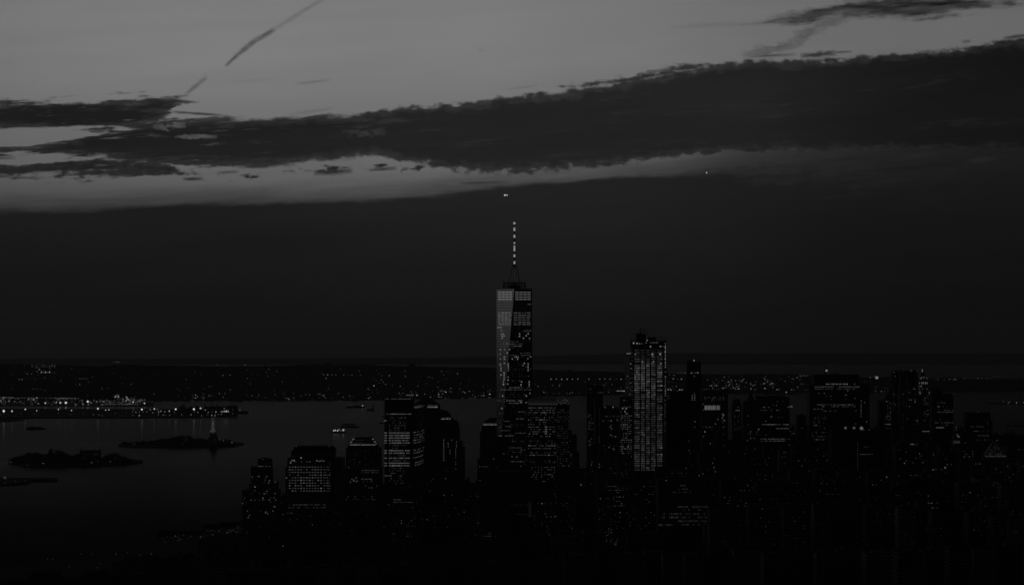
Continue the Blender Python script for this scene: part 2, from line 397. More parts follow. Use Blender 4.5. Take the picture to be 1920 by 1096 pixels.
# ------------------------------------------------------------------ sea and land
def sea():
    mb = MB(); rs = [0, 500, 1200, 2000, 2600, 3200, 3800, 4500, 5300, 6300, 7500, 9000, 11000, 13500, 16500, 20000, 25000, 31000, 38000, 46000, 55000, 65000, 78000]
    n = 96; vs_ = [(0, 0, 0)]
    for r in rs[1:]:
        for i in range(n):
            t = 2*math.pi*i/n; x, y = r*math.sin(t), r*math.cos(t); vs_.append((x, y, drop(x, y)))
    fs = [(0, 1+(i+1) % n, 1+i) for i in range(n)]
    for j in range(len(rs)-2):
        for i in range(n):
            a = 1+j*n+i; b = 1+j*n+(i+1) % n; fs.append((a, b, b+n, a+n))
    m_ = bpy.data.materials.new('harbour_water'); m_.use_nodes = True; t = m_.node_tree; t.nodes.clear(); G.nt = t
    g1 = t.nodes.new('ShaderNodeBsdfGlossy'); g1.inputs['Roughness'].default_value = .10; g1.inputs['Color'].default_value = (WATER,)*3+(1,)
    df = t.nodes.new('ShaderNodeBsdfDiffuse'); df.inputs['Color'].default_value = (.008, .008, .008, 1)
    ad = t.nodes.new('ShaderNodeAddShader'); t.links.new(g1.outputs[0], ad.inputs[0]); t.links.new(df.outputs[0], ad.inputs[1])
    geo = t.nodes.new('ShaderNodeNewGeometry'); s_ = t.nodes.new('ShaderNodeSeparateXYZ'); t.links.new(geo.outputs['Position'], s_.inputs[0])
    X, Y = G(s_.outputs[0]), G(s_.outputs[1])
    patch = noise(vec(X/900, Y/260, .3), 5, .6)
    cosv = t.nodes.new('ShaderNodeVectorMath'); cosv.operation = 'DOT_PRODUCT'; t.links.new(geo.outputs['Incoming'], cosv.inputs[0]); t.links.new(geo.outputs['Normal'], cosv.inputs[1])
    ca = G.n('ABSOLUTE', G(cosv.outputs['Value'])); gloss_dim = curve(ca, [(0, .6), (.02, .66), (.032, .46), (.044, .33), (.052, .19), (.060, .11), (.070, .045), (.08, .02), (.1, .015), (.3, .015)])  # gloss colour itself darkens the nearer water, steeper than true Fresnel falloff
    col = G.n('MAXIMUM', (patch*.25 + 1.0)*gloss_dim*WATER, 0.0)
    c_ = t.nodes.new('ShaderNodeCombineColor'); [t.links.new(col.v, c_.inputs[i]) for i in range(3)]
    t.links.new(c_.outputs[0], g1.inputs['Color'])
    wv = noise(vec(X/45, Y/14, 0.0), 4, .6)
    bp = t.nodes.new('ShaderNodeBump'); bp.inputs['Strength'].default_value = .25; bp.inputs['Distance'].default_value = .8
    t.links.new(wv.v, bp.inputs['Height']); t.links.new(bp.outputs[0], g1.inputs['Normal'])
    o_ = t.nodes.new('ShaderNodeOutputMaterial'); t.links.new(ad.outputs[0], o_.inputs[0])
    mb.add(vs_, fs, m_); mb.build('water', kind='structure')
WATER = .42
sea()
def land(name, outline, h, m_, tags, edge=True):
    """flat land: outline of picture points on the sea surface, raised by h metres with a quay wall"""
    P = [GP(x, y) for x, y in outline]; mb = MB(); n = len(P)
    top = [(p.x, p.y, drop(p.x, p.y)+h) for p in P]; bot = [(p.x, p.y, drop(p.x, p.y)-6) for p in P]
    mb.add(bot+top, [(i, (i+1) % n, n+(i+1) % n, n+i) for i in range(n)] + [tuple(range(n, 2*n))], m_)
    return mb.build(name, **tags)
# Manhattan: shore runs from the lower left to behind the towers and on to the right
P = [(-2600, 1500.), (-1150, 2400.)]
out_ = [GP(x, y) for x, y in [(-160, 1090), (40, 1062), (130, 1050), (215, 1046), (290, 1026), (300, 1010), (380, 996), (455, 984), (560, 962), (700, 932), (850, 912), (900, 907), (1000, 896), (1090, 882), (1200, 870), (1400, 850), (1600, 838), (1800, 828), (2100, 822), (2500, 820)]]
pts = [(p.x, p.y) for p in out_] + [(3500, 2500), (3500, -2000), (-1600, -2000), (-1300, 2400)]
mb = MB(); mb.prism(pts[::-1], -4, GROUND-.5, M['asphalt']); mb.build('ground', kind='structure')

def ridge(name, label_kind, cols, m_, n=9, seed=1, amp=.6):
    """rising land: cols of (px, shore row, ridge row, shore distance, ridge distance)"""
    rg = random.Random(seed); xs = []
    for i in range(len(cols)-1):
        k = max(2, int((cols[i+1][0]-cols[i][0])/12))
        for j in range(k):
            t = j/k; xs.append([a+(b-a)*t for a, b in zip(cols[i], cols[i+1])])
    xs.append(list(cols[-1])); vs_ = []
    for i, (px, ys, yr, d0, d1) in enumerate(xs):
        yr2 = yr + amp*(math.sin(px*.021+seed)+.6*math.sin(px*.057+2*seed)+.4*rg.uniform(-1, 1))
        for j in range(n):
            t = j/(n-1); d = d0+(d1-d0)*t; y = ys+(yr2-ys)*t; vs_.append((PX(px, d), d, PZ(y, d)))
        vs_.append((PX(px, d1*1.05), d1*1.05, drop(PX(px, d1*1.05), d1*1.05)-10))
        vs_.append((PX(px, d0), d0-2, drop(PX(px, d0), d0)-12))
    fs = []; q = n+2
    for i in range(len(xs)-1):
        for j in range(n): fs.append((i*q+j, (i+1)*q+j, (i+1)*q+j+1, i*q+j+1))
        fs.append((i*q+q-1, (i+1)*q+q-1, (i+1)*q, i*q))
    MB().add(vs_, fs, m_).build(name, kind='structure')
def dsh(y): return gdist(y)
# far New Jersey shore, 45 km away
ridge('far_hills', '', [(-150, 679, 673, 45500, 52000), (200, 680, 672, 45500, 52000), (500, 681, 672, 45500, 52000), (800, 681, 670, 45500, 52000), (1000, 681, 667, 45500, 52000), (1150, 681, 663, 45500, 52000), (1300, 681, 662, 45500, 52000), (1600, 681, 662, 45500, 52000), (2100, 681, 662, 45500, 52000)], M['hill'], 4, 3, .35)
SI = [(-150, 752, 684, 14300, 19500), (0, 752, 683, 14300, 19500), (250, 753, 684, 14300, 19500), (330, 754, 685, 14300, 19500), (500, 755, 685.5, 14300, 19500), (600, 753, 684, 14400, 19500), (680, 750.5, 683, 14600, 19500), (740, 750, 684, 14700, 19500), (820, 748, 687, 14900, 19500), (900, 746, 689, 15200, 19500), (1000, 743, 692, 15500, 19500), (1090, 741, 695, 15900, 19000), (1180, 739, 698, 16200, 19000), (1250, 737, 700, 16400, 18800), (1400, 735, 701, 16600, 18600), (1500, 734, 703, 16800, 18600), (1600, 732, 706, 17000, 18400), (1700, 730, 708, 17200, 18300), (1770, 729, 709.5, 17400, 18200), (1920, 728, 711, 17500, 18200), (2150, 728, 711, 17500, 18200)]
ridge('hills', '', SI, M['hill'], 10, 5, .8)
def si_point(px, py, lift=6.):
    for a, b in zip(SI, SI[1:]):
        if a[0] <= px <= b[0]:
            t = (px-a[0])/(b[0]-a[0]); q = [x+(y-x)*t for x, y in zip(a, b)]; k = (q[1]-py)/(q[1]-q[2])
            k = min(1, max(0, k)); d = q[3]+(q[4]-q[3])*k - 25; return (PX(px, d), d, PZ(py, d)+0*lift)
    return None
# flat harbour land on the left
FL = dict(kind='structure')
land('port_land', [(-160, 759.5), (120, 760.5), (288, 760.5), (288, 756), (200, 753), (-160, 752)], 4, M['land'], FL)
land('pier_land', [(-160, 784), (0, 784), (120, 783.5), (240, 783.5), (330, 783), (395, 782), (425, 779), (436, 776), (466, 775), (466, 771.5), (440, 770), (330, 768), (60, 767), (-160, 766)], 4, M['land'], FL)
land('low_spit', [(-160, 791), (22, 790), (44, 787), (20, 785), (-160, 785)], 2.5, M['land'], FL)
liberty = [(221, 836), (250, 838.5), (300, 839), (400, 838), (440, 837.5), (458, 832), (430, 829), (330, 829), (240, 833)]
ellis = [(16, 869), (60, 874), (120, 875), (200, 873), (245, 870), (268, 867), (268, 864.5), (240, 863), (180, 860), (30, 860)]
land('liberty_island', liberty, 3.5, M['land'], FL)
land('ellis_island', ellis, 3.5, M['land'], FL)
land('jersey_pier', [(-160, 911), (30, 908.5), (57, 905), (57, 902), (108, 901.5), (108, 898), (-160, 897)], 4, M['land'], FL)
land('low_shore', [(1845, 756), (1930, 759), (2200, 760), (2200, 752), (1850, 754)], 2.5, M['land'], FL)
# ------------------------------------------------------------------ trees and buildings on the islands
def clump_mass(name, label, spans, m_=None, count=2600, seed=4):
    """a far-off wood: spans of (px0, px1, ground row, top row)"""
    rg = random.Random(seed); mb = MB(); tot_ = sum(b-a for a, b, _, _ in spans)
    for (a, b, yg, yt) in spans:
        nt_ = max(3, int((b-a)*1.1))
        for k in range(nt_):
            x = rg.uniform(a, b); y = yg + rg.uniform(-3.0, .2); p = GP(x, y); env = math.sin(math.pi*min(1, max(.02, (x-a)/(b-a))))**.4
            H = max(7, (yg-yt)*p.y/F*env*rg.uniform(.72, 1.05)); cr = rg.uniform(4.5, 7.5); cz = p.z+3+H-cr*.8
            mb.bar((p.x, p.y, p.z+2), (p.x, p.y, cz), .6, M['veg'], .3, 5)
            for q_ in range(46):
                dv = Vector((rg.gauss(0, 1), rg.gauss(0, 1), rg.gauss(0, .9))).normalized()*rg.uniform(.45, 1.0); r = rg.uniform(.8, 2.0)
                c_ = Vector((p.x+dv.x*cr*1.15, p.y+dv.y*cr, cz+dv.z*cr*.85 - (rg.random()**2)*H*.45)); n_ = [Vector((rg.uniform(-1, 1), rg.uniform(-1, 1), rg.uniform(-1, 1))).normalized()*r for _ in range(3)]
                mb.add([c_+n_[0], c_+n_[1], c_+n_[2], c_-n_[0]], [(0, 1, 2), (0, 2, 3), (0, 3, 1), (1, 3, 2)], M['veg'])
    return mb.build(name, kind='stuff', label=label, category='trees')
clump_mass('island_wood', 'dark leafy wood covering the island below the statue', [(225, 262, 835.5, 830), (255, 300, 836, 827), (285, 330, 836, 823), (310, 350, 836, 818.5), (325, 372, 836, 817), (350, 395, 836, 822), (380, 394, 836, 827), (392, 425, 837, 829), (408, 440, 835, 826)], seed=3)
clump_mass('island_wood', 'dark tree cover over the nearer island on the left', [(18, 60, 868, 856), (35, 90, 870, 850), (80, 140, 870, 847), (130, 190, 870, 850), (185, 240, 869, 852), (60, 130, 871, 852), (210, 250, 868, 862)], seed=8, count=3200)
clump_mass('pier_wood', 'rounded dark trees at the end of the long harbour pier', [(325, 352, 779, 761), (333, 350, 779, 758), (300, 330, 780, 768), (345, 385, 779, 764), (360, 375, 779, 762)], seed=5, count=1300)
clump_mass('shore_trees', 'dark round trees on the riverside lawn left of the shouldered tower', [(385, 412, 994, 986), (412, 440, 990, 983), (436, 456, 990, 984), (300, 380, 1006, 1000)], seed=6, count=900)

# far town mass on the hills
rg = random.Random(11); mb = MB()
for k in range(3200):
    px = rg.uniform(-100, 1950); a = [s for s in SI if s[0] <= px][-1]
    yb = a[1]-1-rg.random()**1.6*(a[1]-a[2]-4); p = si_point(px, yb)
    w = rg.uniform(6, 22); h = rg.uniform(5, 12) if rg.random() < .93 else rg.uniform(14, 34)
    mb.box(p[0]-w, p[0]+w, p[1]-w*.5, p[1]+w*.5, p[2]-4, p[2]+h, M['town'])
mb.build('far_town', kind='stuff', label='low dark houses covering the far hills behind the harbour', category='town')

# statue island
def statue():
    d = 8241.; x = 400.; X = PX(x, d); z0 = drop(X, d)+3.5
    r = thing('colossal_statue', 'tall robed statue with raised torch on a stone pedestal on the wooded island', 'statue', (X, d, z0))
    mb = MB()
    star = []
    for i in range(22):
        t = 2*math.pi*i/22; q = 46 if i % 2 == 0 else 34; star.append((X+q*math.cos(t), d+q*math.sin(t)))
    mb.prism(star, z0, z0+10, M['conc']); mb.build('fort_base', r)
    mb = MB(); mb.taper(X-17, X+17, d-17, d+17, z0+10, z0+21, .85, M['conc']); mb.box(X-14.5, X+14.5, d-14.5, d+14.5, z0+21.01, z0+23, M['conc'])
    mb.taper(X-10.5, X+10.5, d-10.5, d+10.5, z0+23.01, z0+42, .8, M['conc']); mb.box(X-10, X+10, d-10, d+10, z0+42.01, z0+44, M['conc']); mb.box(X-8, X+8, d-8, d+8, z0+44.01, z0+47, M['conc'])
    mb.build('pedestal', r)
    ped_lights = []
    fc = front(d-18)
    ms = M['statue']; zb = z0+47; mb = MB()
    mb.lathe((X, d), [(6.2, zb), (6.5, zb+3), (5.8, zb+10), (5.2, zb+18), (5.3, zb+23), (4.8, zb+27), (3.2, zb+30), (1.5, zb+31.3), (1.4, zb+32.4), (2.1, zb+33.8), (2.2, zb+35.4), (1.5, zb+37), (.4, zb+37.6)], ms, 14)
    mb.bar((X-3.2, d-1, zb+28.5), (X-4.6, d-1.5, zb+37), 1.3, ms, .9, 8); mb.bar((X-4.6, d-1.5, zb+37), (X-4.6, d-1.5, zb+42.5), .9, ms, .6, 8)
    mb.bar((X+3.3, d-1, zb+28), (X+4.8, d-2.5, zb+22), 1.3, ms, 1.0, 8); mb.bar((X+4.8, d-2.5, zb+22), (X+2.4, d-4.6, zb+21), 1.0, ms, .7, 8)
    for k in range(8):
        t = -1.1+2.2*k/7; mb.bar((X, d-2.2, zb+22), (X+5.2*math.sin(t), d-5.3*math.cos(t), zb), .35, ms, .6, 5)
    mb.build('figure', r)
    MB().prism([(X+1.2, d-6.2), (X+4.2, d-5.6), (X+4.0, d-4.8), (X+1.0, d-5.4)], zb+18.5, zb+25.5, ms).build('tablet', r)
    cr_ = MB()
    for k in range(7):
        t = math.pi*(k+.5)/7; cr_.bar((X+1.9*math.cos(t), d, zb+35.8+1.2*math.sin(t)), (X+4.6*math.cos(t), d, zb+35.8+4.0*math.sin(t)), .25, ms, .06, 5)
    cr_.build('crown', r)
    t_ = MB(); t_.lathe((X-4.6, d-1.5), [(.5, zb+42.3), (1.5, zb+43.6), (1.6, zb+44.1), (.9, zb+44.2)], ms, 10); t_.build('torch', r)
    lamp(r, (X-4.6, d-1.5, zb+45.4), .8, .3, 'flame')
    w = [front(d-10).win(x+a, b, 1.3, 1.6, c) for a, b, c in ((-1, 812, .03), (2, 812, .03), (0, 823, .03), (3, 823.5, .025))]
    panes(r, w, 'lit_opening')
    sp_ = bpy.data.lights.new('statue_floodlight', 'SPOT'); sp_.energy = 260000; sp_.spot_size = R(17); sp_.shadow_soft_size = 2
    so = bpy.data.objects.new('statue_floodlight', sp_); COL.objects.link(so); so.parent = r; so.location = (-60, -170, 3)
    so.rotation_euler = (Vector((60, 170, 66))).to_track_quat('-Z', 'Y').to_euler()
statue()
def ellis_hall():
    p = GP(165, 866); d = p.y; z0 = p.z+3
    r = thing('immigration_hall', 'long dark hall with pointed corner turrets on the nearer island', 'building', (p.x, d, z0))
    a, b = PX(153, d), PX(184, d); mb = MB(); mb.box(a, b, d, d+40, z0, PZ(848, d), M['brick']); mb.build('hall', r)
    mb = MB(); zt = PZ(848, d); mb.add([(a, d, zt), (b, d, zt), (b, d+40, zt), (a, d+40, zt), (a+4, d+20, zt+6), (b-4, d+20, zt+6)], [(0, 1, 5, 4), (2, 3, 4, 5), (1, 2, 5), (3, 0, 4)], M['copper']); mb.build('roof', r)
    for x in (152.5, 186.5):
        q = PX(x, d); mb = MB(); mb.box(q-4, q+4, d-4, d+4, z0, PZ(846, d), M['brick']); mb.lathe((q, d), [(4.6, PZ(846, d)), (3.9, PZ(844, d)), (2.2, PZ(842.5, d)), (.3, PZ(840, d))], M['copper'], 8); mb.build('turret', r)
    mb = MB(); q = PX(95, d); r2 = thing('dome_tower', 'small domed tower rising from the trees on the nearer island', 'tower', (q, d, z0))
    mb.box(q-5, q+5, d-5, d+5, z0, PZ(846, d), M['brick']); mb.build('shaft', r2); mb = MB(); mb.lathe((q, d), [(5.5, PZ(846, d)), (5, PZ(843.5, d)), (2.5, PZ(841.5, d)), (.3, PZ(840, d))], M['copper'], 10); mb.build('dome', r2)
    out = []
    for x, y, b_ in ((160, 851, .03), (165, 851, .02), (170, 851.5, .025), (178, 851, .03), (183, 851, .02)): out.append(front(d-5).win(x, y, 2, 1.2, b_))
    panes(r, out)
ellis_hall()
MB().bar(GP(315, 834), GP(315, 834)+Vector((0, 0, 52)), .7, M['dark'], .3).build('flagpole', label='tall thin bare flagpole rising from the wooded island left of the statue', category='flagpole')
MB().bar(GP(53, 868), GP(53, 868)+Vector((0, 0, 34)), .6, M['dark'], .3).build('flagpole', label='thin flagpole above the left end of the nearer tree covered island', category='flagpole')
# sheds and cranes on the long pier
def shed(x0, x1, yb, yt, label, extra=None, name='harbour_shed'):
    p = GP((x0+x1)/2, yb); d = p.y; r = thing(name, label, 'shed', (p.x, d, p.z)); mb = MB(); a, b = PX(x0, d), PX(x1, d); zt = PZ(yt, d)
    mb.box(a, b, d, d+60, p.z+1, zt, M['stone']); mb.build('wall', r)
    mb = MB(); mb.add([(a-1, d-1, zt+.02), (b+1, d-1, zt+.02), (b+1, d+61, zt+.02), (a-1, d+61, zt+.02), (a-1, d+30, zt+4), (b+1, d+30, zt+4)], [(0, 1, 5, 4), (2, 3, 4, 5), (1, 2, 5), (3, 0, 4)], M['roof']); mb.build('roof', r)
    return r, d
shed(383, 430, 778, 763, 'long dark shed with cranes behind it near the end of the pier')
shed(428, 443, 777, 761.5, 'last dark block shed at the end of the long pier')
shed(352, 362, 779, 764, 'small shed between the pier trees and the cranes')
for x, y, lab in ((326, 758, 'slim dark mast at the left of the pier trees'), (381, 756, 'leftmost harbour crane leaning over the long pier'), (395, 755, 'twin legged harbour crane over the long shed'), (405, 757, 'right of the three harbour cranes over the long shed')):
    p = GP(x, 778); r = thing('harbour_crane', lab, 'crane', p, 'harbour cranes on the long pier'); zt = PZ(y, p.y)
    mb = MB(); [mb.bar((p.x+s, p.y+60, p.z), (p.x+s*.5, p.y+60, zt), .9, M['dark']) for s in (-4, 4)]; mb.build('frame', r)
    MB().bar((p.x+3, p.y+60, zt-14), (p.x-14, p.y+60, zt+3), .7, M['dark'], .4).build('boom', r)
shed(120, 168, 758, 752.5, 'low lit container shed on the port shore left of centre'); shed(60, 96, 758, 753, 'low port shed among lamps on the far left shore'); shed(190, 262, 759, 752.5, 'long quay shed behind the evenly spaced row of lamps')

# ------------------------------------------------------------------ boats
def hull_mesh(mb, x, y, L, Bm, z0, h, m_):
    o = [(x-L/2, y), (x-L/2+L*.06, y-Bm/2), (x+L/2-L*.12, y-Bm/2), (x+L/2, y), (x+L/2-L*.12, y+Bm/2), (x-L/2+L*.06, y+Bm/2)]
    mb.prism(o, z0-1, z0+h, m_, [(x+(a-x)*1.03, y+(b-y)*1.05) for a, b in o])
def boat(x0, x1, y, hpx, label, kind='barge', name='barge', lights=(), house=None, cat=None):
    p = GP((x0+x1)/2, y); d = p.y; L = (x1-x0)*d/F; h = hpx*d/F
    r = thing(name, label, cat or name, (p.x, d, p.z)); mb = MB(); hull_mesh(mb, p.x, d, L, min(L*.3, 30), p.z, h, M['hull']); mb.build('hull', r)
    if kind == 'cargo':
        mb = MB()
        rr = random.Random(int(x0)); q = -L*.42
        while q < L*.25:
            w = L*.07; mb.box(p.x+q, p.x+q+w*.9, d-8, d+8, p.z+h+.02, p.z+h+rr.uniform(2, 6), M['dark']); q += w
        mb.build('deck_cargo', r)
    if house:
        for a, b, t in house:
            mb = MB(); mb.box(PX(a, d), PX(b, d), d-5, d+5, p.z+h+.01, PZ(t, d), M['conc']); mb.build('wheelhouse', r)
    for (lx, ly, lr, ls, st) in lights: lamp(r, (PX(lx, d), d-6, PZ(ly, d)), lr, ls, 'deck_lamp', st)
    return r
boat(623, 647, 810.5, 2.0, 'lit work barge carrying a row of bright floodlights on the open water', lights=[(626, 806.5, 1.5, .2, 0), (628.8, 806, 1.6, .2, 0), (633, 806.5, 1.5, .2, 0), (635.5, 805, 1.5, .2, None), (639.5, 807, .8, .2, None), (644, 805.5, 2.0, .2, 0)], house=[(634, 637, 804)])
boat(640.5, 666, 795.5, 1.8, 'thin unlit barge, farther of the two dark ones right of the lit barge')
boat(639, 673.5, 800.5, 2.4, 'longer unlit barge with a raised middle, nearer of the two dark ones', house=[(650, 668, 797.5)])
boat(648, 684, 763.5, 1.8, 'long cargo ship with three deck lights off the far shore', 'cargo', 'cargo_ship', [(653, 760, .8, .06, None), (659, 760, .9, .08, None), (680, 760, 1.2, .22, None)], house=[(677, 680, 760)], cat='ship')
boat(715, 722, 780.5, 1.0, 'tiny dark boat just left of the lit office tower, farther one', name='small_boat', cat='boat', house=[(718, 720, 778.8)])
boat(711, 720, 793, 1.2, 'tiny dark boat just left of the lit office tower, nearer one', name='small_boat', cat='boat', house=[(714, 717, 791)])
boat(49, 85, 804, 2.4, 'long low unlit barge on the water left of the islands', 'cargo')
boat(1430, 1496, 738.5, 2.4, 'long dark ship with a lit deck lying off the far right shore', 'cargo', 'cargo_ship', [(1457, 730, 1.1, .1, None), (1461, 729, 1, .08, None), (1474, 735, 1.4, .2, None), (1469, 737, .7, .06, None), (1463, 737, .7, .05, None), (1458, 737, .7, .05, None), (1484, 730, 1, .1, None), (1488, 730.5, .8, .06, None), (1456, 729.5, .8, .09, None)], house=[(1470, 1476, 732)], cat='ship')
boat(1886, 1912, 797.5, 1.0, 'faint dark boat on the open water at the right edge', name='small_boat', cat='boat', house=[(1896, 1901, 796)])
for x in (42, 91, 103, 128, 139): boat(x-.8, x+.8, 803, .7, 'speck sized buoy beside the long low barge on the left', name='buoy', cat='buoy')['group'] = 'buoys beside the long barge'
p = GP(694, 769); r = thing('reef_lighthouse', 'small dark lighthouse on its round reef base right of the cargo ship', 'lighthouse', p)
MB().lathe((p.x, p.y), [(17, p.z-1), (17, p.z+4), (15, p.z+7), (11, p.z+8)], M['conc'], 14).build('reef_base', r)
q = PX(699.5, p.y); MB().lathe((q, p.y), [(4.5, p.z), (3.6, p.z+16), (2.3, p.z+17), (2.3, p.z+20), (.3, p.z+22)], M['dark'], 10).build('lighthouse_tower', r)

# ------------------------------------------------------------------ lamps of the far shores
LAMPS = []          # (pos, r_px, brightness, zone, strong)
def L_(p, r, b, zone, strong=None):
    if p: LAMPS.append((Vector(p), r, b, zone, strong))
rg = random.Random(21)
def scat(n, x0, x1, y0, y1, b, r=.62, zone='hill', po=1.0, place=None, jit=.6):
    for _ in range(n):
        x = rg.uniform(x0, x1); y = y1-(y1-y0)*rg.random()**po
        L_((place or si_point)(x, y), r*1.15*math.exp(rg.gauss(0, .22)), b*(.9 if zone == 'port' else 1.4)*math.exp(rg.gauss(0, jit)), zone)
def line(x0, x1, y, n, b, r=.7, zone='hill', place=None, jit=.35, dy=0):
    for i in range(n):
        if rg.random() < .08: continue
        x = x0+(x1-x0)*i/max(1, n-1)+rg.uniform(-.4, .4); L_((place or si_point)(x, y+rg.uniform(-.25, .25)+dy*i/max(1, n-1)), r*1.12*math.exp(rg.gauss(0, .15)), b*(.9 if zone == 'port' else 1.25)*math.exp(rg.gauss(0, jit)), zone)
def far(x, y): d = 47000.; return (PX(x, d), d, PZ(y, d))
def port(x, y): d = 13300.; return (PX(x, d), d, PZ(y, d))
def pier(x, y): d = 11350.; return (PX(x, d), d, PZ(y, d))
# hills, left
scat(60, 0, 330, 690, 748, .05, .6); scat(30, 0, 100, 684, 700, .05, .55)
line(60, 103, 686.5, 10, .09, .65); line(60, 103, 682.8, 8, .05, .55); line(15, 66, 711, 5, .08); line(36, 66, 711, 6, .1); line(136, 168, 709.5, 8, .07); line(143, 168, 720.5, 5, .08); line(60, 76, 728.6, 6, .05); line(78, 93, 697.5, 3, .2, 1.1, jit=.1); line(76, 102, 698, 5, .06); line(212, 224, 678.5, 6, .05)
for x, y, b in ((195, 685.5, .12), (459, 683.5, .2), (230, 719, .2), (252, 708, .12), (330, 695.5, .14), (294, 731, .15), (203, 728.5, .15), (191, 728, .12), (420, 715, .1), (432, 730, .12), (59, 700.5, .12), (31, 701, .08), (219, 678, .1), (407, 683, .08), (366, 697, .06)): L_(si_point(x, y), .8, b, 'hill')
# hills, middle: lights thicken towards the water
scat(70, 330, 720, 690, 748, .045, .6); scat(90, 330, 720, 735, 748, .07, .62); scat(110, 330, 930, 741, 747, .09, .66)
scat(120, 700, 930, 695, 745, .07, .62, po=1.2); scat(60, 820, 930, 725, 745, .1, .7)
line(607, 660, 702.6, 8, .12, .8); line(668, 676, 704, 2, .1, .8)
for x, y, r, b in ((668, 716, 1.4, .16), (671, 712, .8, .08), (701, 723, 1.5, .2), (703, 715, 1.1, .16), (569, 716.5, 1.1, .1), (566, 717, .8, .08), (748, 737, 1.2, .2), (782, 741, 1.6, .25), (785, 743, 1.4, .2), (788, 740, 1.0, .15), (836, 735, 1.3, .22), (843, 741, 1.3, .18), (868, 746, 1.4, .22), (892, 744, 1.3, .16), (897, 743, 1.5, .2), (918, 739, 1.8, .28), (895, 730.5, 1.3, .2), (862, 733, 1.1, .14), (755, 737, 1.0, .12), (760, 740, 1.0, .12), (765, 741, 1.2, .12), (690, 728, .8, .12), (616, 728, .7, .12), (805, 739, 1.2, .16), (810, 740, 1.0, .14), (542, 748, 1.1, .14), (533, 747, .9, .1), (770, 684, .7, .1)): L_(si_point(x, y), r, b, 'shore')
line(527, 552, 746, 12, .08, .7, 'shore'); line(575, 600, 738.5, 9, .07, .65, 'shore'); line(640, 680, 751, 12, .05, .5, 'shore'); line(553, 612, 749.5, 26, .03, .6, 'shore', jit=.6); line(750, 775, 740, 12, .08, .9, 'shore')
for x, y, b in ((692, 666, .1), (753, 669, .1), (634, 682, .12), (641, 681.5, .2), (757, 681, .14), (878, 680, .14), (888, 680, .08), (586, 683, .14), (461, 683.4, .2), (479, 684, .08), (888, 679.5, .06)): L_(far(x, y), .75, b, 'far')
# right of the slender tower
line(1023, 1175, 710.5, 16, .2, .95, jit=.15); line(1000, 1180, 721, 12, .08, .7); scat(70, 1000, 1180, 714, 738, .06, .62); line(1078, 1100, 737.5, 7, .12, .8, 'shore'); line(1020, 1180, 735, 22, .1, .75, 'shore'); line(1145, 1176, 732.7, 14, .16, .9, 'shore'); line(1000, 1090, 737.5, 18, .1, .6, 'shore', jit=.6)
line(1148, 1172, 680.2, 15, .09, .75, 'far', far, jit=.3); line(1340, 1424, 680.5, 14, .12, .75, 'far', far, jit=.4); line(1448, 1450, 680, 2, .16, .9, 'far', far); line(1720, 1760, 681, 16, .05, .6, 'far', far); line(1765, 1890, 681, 22, .1, .75, 'far', far, jit=.5); line(1280, 1320, 679, 5, .07, .6, 'far', far); line(1687, 1703, 680, 3, .12, .8, 'far', far)
for x, y, r, b in ((1850, 680.5, 1.1, .22), (1878, 680.5, .9, .14), (1886, 680.5, .7, .1), (1561, 679, .9, .14), (1447, 677, .7, .08), (1362, 674, .6, .06), (1506, 676, .8, .08), (1617, 679, .6, .06), (1552, 679, .7, .07), (1737, 674, .7, .07), (1748, 674, .5, .04)): L_(far(x, y), r, b, 'far')
scat(220, 1335, 1520, 704, 732, .075, .62, po=1.0); scat(110, 1350, 1470, 715, 731, .09, .66); scat(30, 1520, 1640, 705, 716, .08, .7); scat(36, 1636, 1672, 722, 733, .08, .66); line(1500, 1515, 704, 8, .08, .6)
scat(40, 1245, 1290, 700, 735, .08, .7)
line(1262, 1286, 710, 4, .16, .9); line(1247, 1290, 730.5, 9, .18, 1.1, 'shore'); line(1272, 1290, 698.5, 5, .12, .7)
for x, y, r, b in ((1280, 733, 1.6, .25), (1252.5, 730.5, 1.7, .28), (1259, 733.5, 1.3, .22), (1274.5, 730.5, 1.4, .25), (1489, 710.5, 1.1, .16), (1500.5, 711, 1, .14), (1509.5, 711, 1.3, .22), (1378, 729, 1.8, .2), (1392, 729, 1.4, .16), (1385, 728.5, 1., .14), (1344, 722, 1, .12), (1326.5, 711.5, .9, .12), (1341, 714, 1, .12)): L_(si_point(x, y), r, b, 'shore')
line(1752, 1790, 711.2, 7, .06, .6); line(1808, 1850, 709, 6, .05, .6); scat(10, 1770, 1810, 709, 713, .08, .7)
for x, y, r, b in ((1789.5, 711.5, 1.2, .22), (1780, 711.5, 1.4, .13), (1758, 711.5, .8, .1), (1652, 727.5, 1.3, .16), (1887, 715, 1.1, .16)): L_(si_point(x, y), r, b, 'shore')
def lowsh(x, y): d = gdist(757); return (PX(x, d), d, PZ(y, d))
for x, y, r, b in ((1881, 752.5, .8, .1), (1893, 753, .8, .1), (1890.5, 755, 1, .12), (1906, 754.5, 1.1, .18), (1866, 752, .6, .04), (1919, 754, 1, .1)): L_(lowsh(x, y), r, b, 'low')
